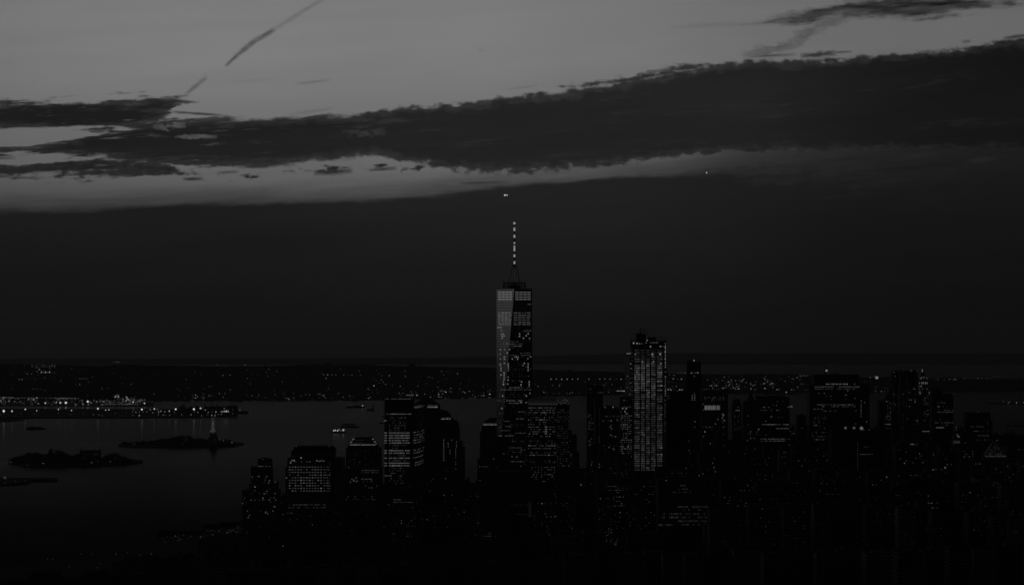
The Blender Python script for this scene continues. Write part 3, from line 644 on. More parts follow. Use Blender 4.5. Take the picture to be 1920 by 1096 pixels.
# port on the left
line(0, 22, 744.7, 14, .11, .65, 'port', port); line(22, 130, 745.5, 42, .06, .65, 'port', port, jit=.5); line(105, 147, 746.5, 20, .11, .7, 'port', port); scat(130, 0, 150, 745, 758, .05, .6, 'port', place=port); scat(80, 150, 272, 748, 758, .06, .65, 'port', place=port)
line(197, 253, 757.3, 24, .10, .75, 'port', port, jit=.25); line(196, 250, 754, 18, .07, .6, 'port', port); scat(34, 225, 268, 743, 757, .07, .8, 'port', place=port); scat(26, 214, 224, 739, 745, .09, .7, 'port', place=port); scat(26, 225, 270, 750, 757, .06, .6, 'port', place=port)
for x, y, w in ((142, 757.9, 4), (166, 757.8, 3), (191.5, 758, 5), (156, 757.7, 3)):
    for k in range(w*2): L_(port(x-w/2+k*.55, y), .55, .14, 'port')
BIG = [(85, 755, 2.0, 1), (113, 754.5, 2.2, 1), (123.5, 754.5, 2.6, 2), (164.5, 752.3, 2.4, 2), (170.5, 754, 1.4, 0), (181.5, 752.8, 1.5, 0), (155.5, 757, 1.2, 0), (237, 743.8, 2.0, 0), (236, 751, 1.8, 0), (241.5, 748.5, 1.9, 0), (249.5, 753.2, 1.7, 1), (252, 749, 1.3, 0), (271, 755.5, 1.7, 1), (63, 748.5, 2.3, 0), (69, 745.5, 2.0, 0), (16.5, 751.5, 1.5, 0), (1.5, 751, 1.9, 0), (27.5, 752, 1.2, 0), (10.5, 753, 1.2, 0), (53, 748.5, 1.4, 0), (72, 756, 1.5, 0), (195, 751.5, 1.2, 0), (204, 751, 1.2, 0), (38.5, 752, 1.1, 0), (105, 755, 1.2, 0), (243, 757, 1.2, 0), (230, 751, 1.2, 0)]
for x, y, r, s in BIG: L_(port(x, y), r*.78, .15, 'bigport', s if s else None)
BP = [(7, 770, 2.7, 2), (22.5, 770.2, 2.0, 1), (47.5, 766.7, 1.8, 1), (69, 769.3, 1.2, 1), (109.5, 766.8, 1.3, 1), (134, 768.8, 1.3, 1), (183.5, 765.5, 2.3, 1), (198.2, 768.2, 1.2, 1), (204, 767.5, 1.2, 1), (266, 767, 2.0, 2), (289.5, 766, 1.8, 1), (309, 771.3, 1.3, 0), (297, 771.5, 1.2, 0), (329.5, 766.6, 2.0, 2), (363.5, 766.4, 2.3, 2), (376, 764.8, 1.9, 1), (390.5, 772, 1.2, 0), (403, 778.6, 1.3, 0), (450, 768.5, 1.2, 0), (306, 777, 1.1, 0), (297, 776.5, .9, 0), (318, 771, 1.1, 0), (281.5, 766.8, 1.0, 0), (295, 767, 1.0, 0), (378, 778.6, 1.0, 0), (420.5, 765, 1.2, 0), (421, 769.5, 1.5, 0), (415.5, 770.7, 1.2, 0), (428, 770.5, 1.2, 0)]
for x, y, r, s in BP: L_(pier(x, y), r*.8, .14 if s == 0 else 0, 'bigpier', s if s else None)
scat(40, 245, 440, 768, 779, .08, .65, 'pier', place=pier); line(415, 428, 771, 8, .2, .9, 'pier', pier); line(248, 275, 771.5, 5, .1, .7, 'pier', pier); scat(30, 0, 240, 773, 781, .02, .7, 'pier', place=pier)
# islands
def onw(x, y, yg): d = gdist(yg); return (PX(x, d), d-14, PZ(y, d))
for x, y, b in ((251, 831.5, .05), (254, 831, .05), (404, 823.5, .05), (412, 822, .08), (420, 825, .14), (435, 828.5, .14), (437, 828.5, .1), (344, 831, .02)): L_(onw(x, y, 838.5), .7, b, 'isl')
for x, y, b in ((5, 866, .06), (22, 865.5, .1), (53, 871, .07), (82, 867.5, .16), (84, 867.5, .1), (160, 857.5, .03), (173, 865.5, .1), (174, 866.5, .1), (186, 865, .04), (208.5, 864, .1), (182, 862, .03), (217, 857, .02), (59, 860, .012)): L_(onw(x, y, 874.5), .75, b, 'isl')
for x, y, b in ((11, 893, .14), (9, 896, .08), (13, 895.5, .1), (11.5, 904, .04), (31, 901, .04), (48, 899, .02)): L_(onw(x, y, 909), .9, b, 'isl')
# riverside lamps lower left
def riv(x, y): d = gdist(y+3, 3); return (PX(x, d), d, PZ(y, d))
for x in range(60):
    px = rg.uniform(300, 462); L_(riv(px, 1014-(px-300)*.15+rg.uniform(-9, 4)), .6, .028*math.exp(rg.gauss(0, .5)), 'riv')
scat(34, 425, 460, 992, 1016, .03, .62, 'riv', place=riv)
for x, y in ((152, 1037), (173, 1037.5), (216, 1036), (218, 1038), (238.5, 1035), (262, 1039), (283, 1036), (284.5, 1039), (89, 1047), (99, 1047), (130, 1061.5), (182, 1063), (248, 1063), (271, 1060.5), (187, 1056), (348, 1045), (355, 1049), (359, 1046), (361, 1050), (382, 1056)): L_(riv(x, y), .85, .02, 'riv')
ZL = {'hill': 'tiny white street lamp among many scattered over the far dark hills', 'shore': 'small bright shore lamp along the foot of the far hills', 'far': 'faint lamp on the most distant shoreline below the horizon', 'low': 'small lamp on the low spit at the right edge',
      'port': 'small white lamp in the dense lights of the port on the left', 'bigport': 'large bright floodlight of the port on the left', 'pier': 'small lamp standing on the long dark harbour pier', 'bigpier': 'bright floodlight on the long pier, mirrored in the water', 'isl': 'small lamp on a dark island or jetty in the river', 'riv': 'faint lamp on the near riverside at lower left'}
LAMPS.sort(key=lambda q: -(q[1]**2*(q[2] or 1)*(4 if q[4] is not None else 1)))
head, rest = LAMPS[:290], LAMPS[290:]
for (p, r, b, z, st) in head:
    o = lamp(None, p, r, b, 'street_lamp', st); o['label'] = ZL[z]; o['category'] = 'lamp'; o['group'] = ZL[z]
for z in ZL:
    mb = MB()
    for (p, r, b, zz, st) in rest:
        if zz == z: mb.octa(p, r*1.15*p.y/F, E[lv(b)])
    if mb.v: mb.build('distant_lamps', kind='stuff', label='scattered smaller lights: '+ZL[z], category='lamps')

# ------------------------------------------------------------------ suspension bridge on the right
def bridge():
    d = 15900.; r = thing('suspension_bridge', 'long suspension bridge with a string of lights on its main cable at the right edge', 'bridge', (PX(2050, d), d, drop(PX(2050, d), d)))
    z0 = r.location.z
    mb = MB(); a, b = PX(1862, d), PX(2700, d); mb.box(a, b, d-15, d+15, PZ(708.6, d), PZ(707, d), M['dark']); mb.build('deck', r)
    for s in (-14, 14):
        mb = MB(); prev = None
        for i in range(25):
            t = i/24; px = 1858+(2030-1858)*t; y = 707-(707-618)*(t**1.35); p = (PX(px, d), d+s, PZ(y, d))
            if prev: mb.bar(prev, p, .9, M['dark'])
            prev = p
        mb.build('cable', r)
    for px in (2030,):
        mb = MB(); q = PX(px, d)
        for s in (-16, 16): mb.box(q-7, q+7, d+s-5, d+s+5, z0-5, PZ(615, d), M['conc'])
        mb.box(q-6, q+6, d-11, d+11, PZ(630, d), PZ(622, d), M['conc']); mb.build('tower', r)
    for i in range(24):
        t = (i+.5)/24*.75; px = 1858+(2030-1858)*t; y = 706.7-(707-618)*(t**1.35)
        if px < 1960: lamp(r, (PX(px, d), d-15, PZ(y, d)), .6, .045, 'cable_lamp')
    for px in [1866+i*7.5 for i in range(11)]:
        lamp(r, (PX(px, d), d-17, PZ(706, d)), .7, .05 if random.random() < .75 else .12, 'deck_lamp')
bridge()
# ------------------------------------------------------------------ towers
# the tallest tower: square base turning into a square rotated by 45 degrees
def spire_tower():
    d = 4605.; X = PX(964.5, d); yc = d+31
    r = thing('glass_skyscraper', 'tallest tapering glass tower with a bright left facet and a lit antenna spire', 'skyscraper', (X, yc, GROUND))
    hb = 31.2; zb = 57+GROUND; zt = PZ(541, d)
    q = [(X-hb, yc-hb), (X+hb, yc-hb), (X+hb, yc+hb), (X-hb, yc+hb)]; tq = [(X, yc-hb), (X+hb, yc), (X, yc+hb), (X-hb, yc)]
    gl = facade('tower_glass', .03, .012, 300., 4.35, 1.0, .82, .10, .22, .45); g = gl.node_tree.nodes['Principled BSDF']; g.inputs['Specular IOR Level'].default_value = 1.0; g.inputs['IOR'].default_value = 2.3
    mb = MB(); vs_ = [(a, b, zb) for a, b in q] + [(a, b, zt) for a, b in tq]
    fs = [(i, (i+1) % 4, 4+i) for i in range(4)] + [(4+i, (i+1) % 4, 4+(i+1) % 4) for i in range(4)] + [(4, 5, 6, 7)]
    mb.add(vs_, fs, gl); mb.build('shaft', r)
    MB().box(X-hb+.1, X+hb-.1, yc-hb+.1, yc+hb-.1, GROUND-2, zb-.05, M['conc']).build('podium', r)
    mb = MB(); k = 1.0
    for i in range(4):
        a = Vector((*tq[i], zt)); b = Vector((*tq[(i+1) % 4], zt)); mb.bar(a, b, .7, M['white'])
    mb.build('parapet', r)
    for i in (0, 1):
        MB().bar(Vector((*q[i], zb)), Vector((tq[0][0], tq[0][1], zt)), .30, M['white'], .3).build('corner_trim', r)
    # communication rings
    for k, (y, w) in enumerate(((537.3, 23.5), (534.3, 21.5), (531.4, 21.5), (528.8, 20.5))):
        z = PZ(y, d); rad = w*d/F; mb = MB(); n = 24
        for i in range(n):
            t0, t1 = 2*math.pi*i/n, 2*math.pi*(i+1)/n
            for rr in (rad, rad*.8): mb.bar((X+rr*math.cos(t0), yc+rr*math.sin(t0), z), (X+rr*math.cos(t1), yc+rr*math.sin(t1), z), .42, M['dark'], n=4)
            mb.bar((X+rad*math.cos(t0), yc+rad*math.sin(t0), z), (X+rad*.8*math.cos(t0), yc+rad*.8*math.sin(t0), z), .4, M['dark'], n=4)
        mb.build('antenna_ring', r)
    mb = MB()
    for i in range(14):
        t = 2*math.pi*i/14; mb.bar((X+19*math.cos(t), yc+19*math.sin(t), zt), (X+19.6*math.cos(t), yc+19.6*math.sin(t), PZ(527, d)), .45, M['dark'], n=4)
    mb.box(X-10, X+10, yc-10, yc+10, zt+.02, zt+6, M['dark']); mb.build('ring_frame', r)
    # mast
    mb = MB(); z1 = PZ(497, d); mb.bar((X, yc, zt), (X, yc, z1), 1.5, M['dark'], 1.5, 8); mb.box(X-3.2, X+3.2, yc-3.2, yc+3.2, z1, z1+2.6, M['dark'])
    mb.bar((X, yc, z1+2.6), (X, yc, PZ(450, d)), 1.15, M['dark'], 1.0, 8); mb.bar((X, yc, PZ(450, d)), (X, yc, PZ(420, d)), .9, M['dark'], .6, 8); mb.bar((X, yc, PZ(420, d)), (X, yc, PZ(408, d)), .6, M['dark'], .15, 8)
    mb.build('spire', r)
    for s in (-1, 1):
        for w in (-1, 1): MB().bar((X+s*9.3, yc+w*9.3, PZ(528, d)), (X+s*2.8, yc+w*2.8, z1+1), .5, M['dark'], n=5).build('stay_cable', r)
    for (y0, y1, w0, w1, b) in ((415, 419, 2.0, 2.0, .26), (425, 431.5, .5, 1.9, .26), (438.5, 444.5, .4, 1.8, .26), (452.5, 456, .6, 1.2, .26), (459, 470, .7, 1.5, .22), (475.5, 481, 1.3, 1.8, .22), (488.5, 493, 1.4, 1.5, .26), (492.8, 495.4, 1.2, 1.2, .3)):
        a = max(1.25, w0*d/F); b_ = max(1.45, w1*d/F); z = [PZ(y1, d), PZ(y0, d)]
        mb = MB(); mb.lathe((X, yc), [(b_*.75, z[0]), (b_, z[0]*.8+z[1]*.2), ((a+b_)/2, (z[0]+z[1])/2), (a, z[1])], E[lv(b)], 10); mb.build('beacon', r)
    MB().bar((X, yc-1.8, PZ(527, d)), (X, yc-1.8, PZ(502, d)), .5, E[lv(.024)], .5, 6).build('mast_light', r)
    fL = Face((*q[0], zb), (*q[0], zb)); P0 = Vector((*q[0], zb)); PA = Vector((*tq[3], zt)); PB = Vector((*tq[0], zt)); P1 = Vector((*q[1], zb)); PC = Vector((*tq[1], zt))
    def F3(a, b, c):     # plane with horizontal tangent b-c and apex a
        t_ = (c-b).normalized(); f_ = Face(b, c); up = (((b+c)/2)-a).normalized()*(1 if ((b+c)/2-a).z > 0 else -1)
        f_.t = t_; f_.up = up; f_.n = t_.cross(up).normalized(); f_.rot = Matrix((t_, -f_.n, up)).transposed().to_euler(); return f_
    FLt, FRt, FF = F3(P0, PA, PB), F3(P1, PB, PC), F3(PB, P0, P1)
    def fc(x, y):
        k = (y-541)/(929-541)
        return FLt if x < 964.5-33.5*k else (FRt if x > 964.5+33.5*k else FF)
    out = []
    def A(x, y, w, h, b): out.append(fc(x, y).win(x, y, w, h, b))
    for y in (547.8, 552.2, 556.6, 561):
        for x0, x1 in ((933.5, 961), (965.5, 995.5)):
            n = 4; p = (x1-x0)/n
            for i in range(n):
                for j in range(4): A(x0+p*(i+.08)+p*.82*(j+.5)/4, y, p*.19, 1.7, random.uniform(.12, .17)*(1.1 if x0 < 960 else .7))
    for y in (586.3, 590.8, 595.1, 599.5, 604, 608):
        for x0, x1 in ((933.5, 958.5), (962.5, 995)):
            n = 4; p = (x1-x0)/n
            for i in range(n):
                for j in range(4):
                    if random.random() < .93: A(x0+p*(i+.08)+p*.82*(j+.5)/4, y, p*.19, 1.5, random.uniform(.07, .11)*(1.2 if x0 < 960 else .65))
    D = [(247, 518), (253, 518), (270, 518), (277, 545), (288, 573), (281, 592), (281, 610), (298, 590), (430, 573), (430, 593), (486, 590), (463, 610), (503, 572), (515, 613), (266, 708), (303, 708), (345, 708), (266, 746), (325, 736), (266, 787), (301, 770), (301, 790), (391, 770), (368, 787), (403, 772), (418, 772), (413, 790), (524, 770), (500, 785), (268, 828), (300, 825), (334, 827), (268, 845), (334, 845), (334, 863), (272, 865), (272, 885), (334, 885), (298, 905), (272, 923), (298, 923), (298, 943), (332, 943), (298, 963), (332, 968), (291, 983), (293, 1002), (328, 1002), (470, 825), (503, 828), (460, 845), (503, 845), (503, 863), (503, 885), (447, 983), (512, 983), (513, 1002), (441, 1008), (512, 1020), (293, 1007), (443, 1010), (487, 1103), (287, 1103), (518, 1081), (443, 1160), (486, 1160), (280, 1210)]
    for x, y in D: A(880+x/4.567, 500+y/4.567, 2.0, 2.1, random.choice((.1, .16, .2)))
    for y, x0, x1, b in ((577, 265, 292, .06), (577, 300, 350, .03), (657, 290, 340, .07), (660, 345, 450, .05), (678, 385, 450, .08), (640, 350, 420, .03), (700, 300, 340, .03), (1032, 345, 455, .06), (1050, 275, 455, .05), (1050, 470, 530, .03), (738, 440, 525, .03), (757, 350, 525, .03), (678, 300, 380, .03), (550, 465, 530, .03), (320, 500, 532, .05), (540, 475, 530, .02), (1145, 320, 455, .06), (1165, 340, 430, .05), (1145, 240, 285, .03), (1240, 420, 470, .04), (1300, 405, 475, .05), (1320, 300, 340, .03), (1365, 310, 350, .05), (1445, 245, 380, .05), (1422, 400, 480, .03), (1400, 260, 350, .025)):
        xx = x0
        while xx < x1:
            if random.random() < .85: A(880+xx/4.567, 500+y/4.567, 1.2, 1.3, b*random.uniform(.5, 1.6))
            xx += 6.5
    y = 622.
    while y < 905:
        den = .05 if y < 640 else (.13 if y < 830 else .2)
        den *= random.choice((.3, .7, 1.2, 2.2)); x = 933.5
        while x < 996:
            if random.random() < den: A(x, y, 1.0, 1.2, .018*math.exp(random.gauss(0, .7)))
            x += 1.7
        y += 4.35
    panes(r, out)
spire_tower()

# tower under construction with lit floor slabs
def slab_tower():
    d = 4600.; r = tower('unfinished_skyscraper', 'tall unfinished tower of glowing floor slabs with cranes on its roof', d, 1184, 1250)
    mb = MB(); blk(mb, d, 1186, 1245, 640, 48, M['dark'], dy=1.2); mb.build('core', r)
    mb = MB(); y = 654.
    while y < 884: mb.box(PX(1185.5, d), PX(1245.5, d), d-.6, d+1.1, PZ(y, d)-.45, PZ(y, d)+.45, M['conc']); y += 4.15
    mb.build('floor_slabs', r)
    mb = MB()
    for x in (1187, 1200.5, 1210, 1219.4, 1230.3, 1243.5): mb.box(PX(x, d)-.5, PX(x, d)+.5, d-.9, d-.65, GROUND, PZ(650, d), M['conc'])
    mb.build('column', r)
    mb = MB(); blk(mb, d, 1184, 1246, 639, 50, M['dark'], yb=653, dy=.3); mb.box(PX(1246.5, d), PX(1250.5, d), d+2, d+8, GROUND, PZ(637, d), M['dark']); mb.build('climbing_screen', r)
    for x0, x1, yt in ((1193.5, 1212, 627), (1213, 1231, 631.5), (1194, 1204, 624.5)):
        mb = MB(); mb.box(PX(x0, d), PX(x1, d), d+6+x0*.001, d+22, PZ(639, d)+.02, PZ(yt, d), M['dark']); mb.build('formwork', r)
    mb = MB(); rr = random.Random(3)
    for x in (1183.7, 1186, 1188.5, 1190.5, 1234, 1236.5, 1238.5, 1241, 1243.5, 1246.5, 1249.5, 1221, 1226): mb.bar((PX(x, d), d+1, PZ(640, d)), (PX(x+rr.uniform(-1, 1), d), d+1, PZ(629.5+rr.uniform(-2, 5), d)), .25, M['dark'], n=4)
    mb.bar((PX(1183, d), d+1, PZ(625.5, d)), (PX(1217, d), d+1, PZ(625.5, d)), .3, M['dark'], n=4); mb.build('rebar', r)
    for xb, xt, yb, yt in ((1202, 1202, 625, 614.8), (1207, 1207, 631, 615.5)):
        c = MB(); c.bar((PX(xb, d), d+12, PZ(yb, d)), (PX(xt, d), d+12, PZ(yt, d)), .8, M['dark'], .6, 4)
        c.bar((PX(xt, d), d+12, PZ(yt, d)), (PX(xb-4, d), d+12, PZ(624, d)), .3, M['dark'], n=4) if xb == 1202 else c.bar((PX(xt, d), d+12, PZ(617, d)), (PX(1218, d), d+12, PZ(627, d)), .25, M['dark'], n=4)
        c.build('crane_mast', r)
    out = []; fc = front(d-.7); bays = ((1189.3, 1199.4), (1201.8, 1208.9), (1211.4, 1218.2), (1220.9, 1228.8), (1231.8, 1241.8))
    y = 656.2; k = 0
    while y < 882:
        f = {0: .25, 1: .3, 2: .22, 3: .35, 4: .5, 5: .45, 6: .6}.get(k, None)
        if f is None: f = .95 if y < 735 else (.6 if y < 765 else (.38 if y < 815 else .5))
        for i, (a, b) in enumerate(bays):
            g = f*random.choice((.45, .8, 1., 1.1, 1.35))*(.8 if i == 3 else 1)*(1.15 if 1 <= i <= 2 else 1)
            if random.random() < .05: g *= .15
            n = 3; w = (b-a)/n
            for j in range(n): out.append(fc.win(a+w*(j+.5), y, w*.93, 2.1 if k > 6 else 1.5, .056*g*math.exp(random.gauss(0, .38))))
        y += 4.15; k += 1
    # join bay windows three by three is kept as the panes of one opening
    for y in [644+i*4.4 for i in range(38)]:
        if random.random() < .92: out.append(front(d+1.9).win(1247.7, y, 1.7, 1.8, random.choice((.06, .1, .16))))
    for y in [660+i*8 for i in range(12)]: out.append(fc.win(1185.2, y, 1.2, 1.4, .05))
    for x0, x1, y, b in ((1197, 1206, 643.6, .05), (1211, 1214, 642.3, .12), (1219, 1234, 642, .06), (1238, 1245, 649.3, .03), (1212.6, 1213.8, 632.6, .1)):
        x = x0
        while x < x1: out.append(front(d-.3).win(x, y, 1.1, 1.2, b*random.uniform(.5, 1.6))); x += 1.6
    panes(r, out, 'lit_floor')
    for x, y, s in ((1188, 642.8, 2.1), (1194.2, 643.2, 1.9), (1199, 644, 1.0), (1213.4, 637.5, 1.5), (1219.6, 649.3, 1.9), (1238.2, 649, 1.7), (1191, 663.6, 1.4), (1223, 663.6, 2.2), (1237.7, 663.5, 2.3), (1247.2, 650.4, 1.2), (1247, 659.5, 1.3), (1247.2, 672, 1.3), (1182.4, 681.4, 1.2), (1182.8, 690, 1.0), (1224, 668, 1.0), (1204.5, 677.5, 1.4), (1225, 677.5, 1.4), (1239, 681, 1.6)):
        lamp(r, (PX(x, d), d-2.5, PZ(y, d)), s*.82, .16, 'work_lamp')
slab_tower()
def pale_tower():
    d = 4720.; r = tower('glass_skyscraper', 'pale sliver of glass tower with a lit bar, just left of the unfinished tower', d, 1174.5, 1230)
    g = facade('pale_glass', .14, .08, 300., 4.0, 1., .8, .2, .3, .9); g.node_tree.nodes['Principled BSDF'].inputs['IOR'].default_value = 2.0; mb = MB(); mb.prism([(PX(1174.5, d), d+40), (PX(1181, d), d), (PX(1235, d), d), (PX(1235, d), d+70), (PX(1174.5, d), d+70)], GROUND-2, PZ(661.5, d), g); mb.build('shaft', r)
    out = []; fc = front(d-1)
    for x in (1175.5, 1177.2, 1178.9, 1180.6, 1182.3): out.append(Face((PX(1174.5, d), d+40, 0), (PX(1181, d), d, 0)).win(x, 662.5, 1.6, 1.0, .16))
    grid(fc, 1174.8, 1184, 705, 750, 1.7, 4.2, 1.1, 1.3, .35, .03, out); panes(r, out)
pale_tower()

# ---- the other towers: name, label, distance, blocks (x0, x1, top row, depth, part name, dy), windows
def T(label, d, blocks, wins=(), m_='stone', name='office_tower', cat='skyscraper', roof=(), lamps=(), extra=None, group=None, face=None):
    x0 = min(b[0] for b in blocks); x1 = max(b[1] for b in blocks)
    r = tower(name, label, d, x0, x1, cat, group)
    for i, b in enumerate(blocks):
        mb = MB(); dy = (b[5] if len(b) > 5 else 0)+i*.02
        mat_ = M[b[6]] if len(b) > 6 else M[m_]
        blk(mb, d, b[0], b[1], b[2], b[3], mat_, dy=dy); mb.build(b[4], r)
    for q in roof: rooftop(r, d, *q)
    out = []
    for w in wins:
        kind, dy = w[0], 0
        if kind == 'row': row(front(d), *w[1:9], out, *w[9:])
        elif kind == 'grid': grid(front(d), *w[1:11], out, *w[11:])
        elif kind == 'dots': dots(front(d), w[1], w[2], w[3], out)
    if extra: extra(r, d, out)
    panes(r, out)
    for (x, y, s, b) in lamps: lamp(r, (PX(x, d), d-2, PZ(y, d)), s, b)
    return r

# far left cluster
T('stepped dark riverside tower at the left end of the skyline with a small roof light', 4350,
  [(483, 508, 862, 30, 'crown', 4), (470, 508, 875, 40, 'upper_shaft', 2), (467, 518, 905, 46, 'shoulder', 1), (454, 521.5, 919, 52, 'lower_shaft', 0)],
  [('row', 873.5, 484, 507, 1.9, 1.2, 1.2, .75, .05, .4), ('grid', 470, 508, 880, 905, 2.0, 4.1, 1.2, 1.3, .09, .03), ('grid', 456, 520, 908, 1005, 2.1, 4.1, 1.3, 1.4, .09, .045), ('dots', [(473, 893), (484, 892.5), (486, 892), (500, 892.5), (516, 903.5), (478, 919), (501, 920), (455, 943), (464, 957), (498, 961), (502, 962), (498.5, 959), (493, 933), (514, 932)], 1.4, .08)],
  'brick', roof=[(483, 507.5, 862, 30, 'bm')], lamps=[(493.5, 860, .7, .06), (517, 903, .7, .06)], name='apartment_tower')
def citi(r, d, out):
    mb = MB(); a, b = PX(546, d), PX(627, d); zt, zb = PZ(836.5, d), PZ(845, d)
    mb.prism([(a, d+8), (b, d+8), (b, d+48), (a, d+48)], zb+.01, zt, M['dark'], [(a+4, d+12), (b-4, d+12), (b-4, d+44), (a+4, d+44)]); mb.build('mansard_roof', r)
    mb = MB()
    for i in range(15): q = a+(b-a)*(i+.5)/15; mb.box(q-.5, q+.5, d+6.4, d+6.9, PZ(858, d), zb-2, M['conc'])
    mb.build('pilaster', r)
    s = Face((PX(617, d), d-.1, 0), (PX(646, d), d+60, 0))
    for k in range(18):
        y = 866+k*4.95
        if y > 922: continue
        row(s, y, 618, 645, 2.2, 1.5, 1.6, .6, .03, out)
T('broad office block on the left with a regular lit window grid and chamfered roof', 3770,
  [(546, 627, 845, 40, 'upper_storeys', 8), (539, 617, 859, 55, 'main_block', 0), (617.2, 643, 859, 50, 'side_wing', 3), (535, 539, 876, 50, 'left_wing', 2)],
  [('grid', 540.5, 606, 874.8, 921, 5.35, 4.98, 3.0, 1.6, .93, .040, .5), ('grid', 606, 617, 874.8, 921, 3.1, 4.98, 1.6, 1.6, .8, .032, .5), ('dots', [(547.5, 862.5), (551.5, 862.5), (594, 863), (598.5, 864), (602, 863), (606.5, 863.5), (537, 895), (564.5, 857.5), (545, 867)], 2.2, .08), ('row', 865, 543, 583, 2.6, 1.5, 1.2, .5, .05, .5), ('row', 945.5, 538, 613, 2.7, 1.6, 1.3, .75, .03, .4), ('row', 950.7, 538, 635, 2.7, 1.6, 1.3, .6, .03, .4), ('row', 961, 538, 558, 2.7, 1.6, 1.3, .8, .025, .4), ('row', 965.5, 540, 640, 2.7, 1.6, 1.2, .5, .012, .4), ('row', 975.5, 540, 570, 2.7, 1.8, 1.3, .9, .03, .4), ('row', 980.5, 540, 560, 2.7, 1.8, 1.2, .8, .02, .4)],
  'stone', extra=citi, lamps=[(555.5, 836, .8, .06), (617.5, 836, .8, .06), (549.5, 841, .6, .06)])
def stepcrown(r, d, out):
    for i, (x0, x1, y0, y1, dy) in enumerate(((657, 706, 834, 829.5, 0), (660, 703, 829.5, 824.5, 4), (664, 700, 824.5, 819.5, 8))):
        mb = MB(); a, b = PX(x0, d), PX(x1, d); mb.prism([(a, d+dy), (b, d+dy), (b, d+50-dy), (a, d+50-dy)], PZ(y0, d)+.02*i+.02, PZ(y1, d), M['copper'], [(a+2, d+dy+2), (b-2, d+dy+2), (b-2, d+48-dy), (a+2, d+48-dy)]); mb.build('roof_step', r)
    f = front(d-.4)
    for a, b in ((656, 674.5), (676.5, 695.5), (697, 704)): row(f, 833.3, a, b, 1.6, 1.5, 1.5, 1, .1, out, .15)
    row(f, 829.7, 662, 697, 2, 1.1, .7, .7, .02, out); row(f, 824.7, 666, 695, 2, 1.1, .7, .7, .02, out)
    for x, y in ((658, 828.5), (659, 828), (661.5, 823.5), (663, 822.5), (698.5, 823), (700, 822), (702, 828), (703.5, 827), (705, 831.5)): out.append(f.win(x, y, 2.3, 1.5, .1))
T('squat tower with a stepped copper roof outlined by white light bands', 4560, [(652, 708, 834.3, 50, 'upper_shaft', 3), (648.5, 713, 840, 56, 'shaft', 0)],
  [('grid', 650, 711, 845, 876, 2.6, 5.1, 1.8, 1.6, .22, .010)], 'brick', extra=stepcrown)
T('dark slab in front of the copper roofed tower with two rows of small square windows', 4000, [(676, 716, 877, 30, 'block', 0), (640, 677, 878, 30, 'left_block', 2)],
  [('row', 881, 677, 711, 3.0, 1.8, 1.8, .9, .022, .3), ('row', 885, 677, 711, 3.0, 1.8, 1.8, .7, .018, .3), ('row', 897.5, 677, 711, 3.0, 1.8, 1.8, .7, .025, .4), ('row', 901.5, 677, 711, 3.0, 1.8, 1.8, .3, .02, .4), ('row', 910, 684, 711, 3.0, 1.8, 1.8, .7, .025, .4), ('row', 913.7, 690, 711, 3.0, 1.8, 1.8, .6, .02, .4), ('dots', [(660, 898), (663, 901), (667, 902), (664, 899), (657, 903), (668, 895), (670, 901)], 1.7, .05), ('grid', 645, 712, 925, 960, 3.2, 5.2, 1.5, 1.5, .08, .015)], 'brick')
def goldman(r, d, out):
    g = M['slab']; pts = []
    for i in range(6): t = i/5; pts.append((PX(775+20*t, d+130*t*t), d+130*t*t))
    mb = MB(); z = PZ(765, d); mb.prism([(PX(775, d), d+.02)]+pts[1:]+[(PX(770, d+130), d+132)], GROUND-2, z, g); mb.build('curved_wing', r)
    f = front(d-.5)
    row(f, 747.3, 722, 770, 2.2, 1.9, .9, .9, .05, out, .25); row(f, 775.6, 725, 771, 2.2, 2.0, 1.2, .92, .06, out, .25)
    lit = (811, 816.3, 821.2, 825.7, 830.5, 844.3, 849.4, 858.5, 868, 872.6)
    for y in [782.6+i*4.72 for i in range(27)]:
        s = any(abs(y-q) < 2.4 for q in lit)
        if s:
            row(f, y, 721, 725.5, 2.2, 2.1, 2.0, 1, .07, out, .2)
            for a, b in ((729, 741), (741.8, 747.5), (748.2, 759), (759.8, 769)): row(f, y, a, b, 2.1, 2.0, 1.9, .95, .06, out, .25)
        else: row(f, y, 729, 761, 2.9, 1.7, 1.5, .55, .022, out, .5)
    out.append(f.win(722.5, 788, 4, 2.2, .07)); out.append(f.win(724, 891, 5, 2, .05)); row(f, 891, 728, 737, 2.2, 2, 1.8, .8, .04, out)
    for i in range(5):
        a, b = pts[i], pts[i+1]
        if abs(b[0]-a[0]) < .5: continue
        s = Face((*a, 0), (*b, 0)); xa = CX+a[0]*F/a[1]; xb = CX+b[0]*F/b[1]
        for y in lit:
            yy = y-1.0; row(s, HZ+(yy-HZ)*d/((a[1]+b[1])/2), xa, xb, 1.55, 1.0, 1.6, .72, .045, out, .35)
T('glass office tower striped with fully lit floors and a dark flat top', 4350, [(721, 775, 748, 60, 'front_slab', 0)], [], 'slab', extra=goldman)
def hip(x0, x1, yb, yt, dy, dep, name='pyramid_roof', ap=0.02, m_='copper'):
    def f_(r, d):
        a, b = PX(x0, d), PX(x1, d); cx = (a+b)/2; w = (b-a)/2*ap; mb = MB()
        mb.prism([(a, d+dy), (b, d+dy), (b, d+dy+dep), (a, d+dy+dep)], PZ(yb, d)+.03, PZ(yt, d), M[m_], [(cx-w, d+dy+dep/2-w), (cx+w, d+dy+dep/2-w), (cx+w, d+dy+dep/2+w), (cx-w, d+dy+dep/2+w)]); mb.build(name, r)
    return f_
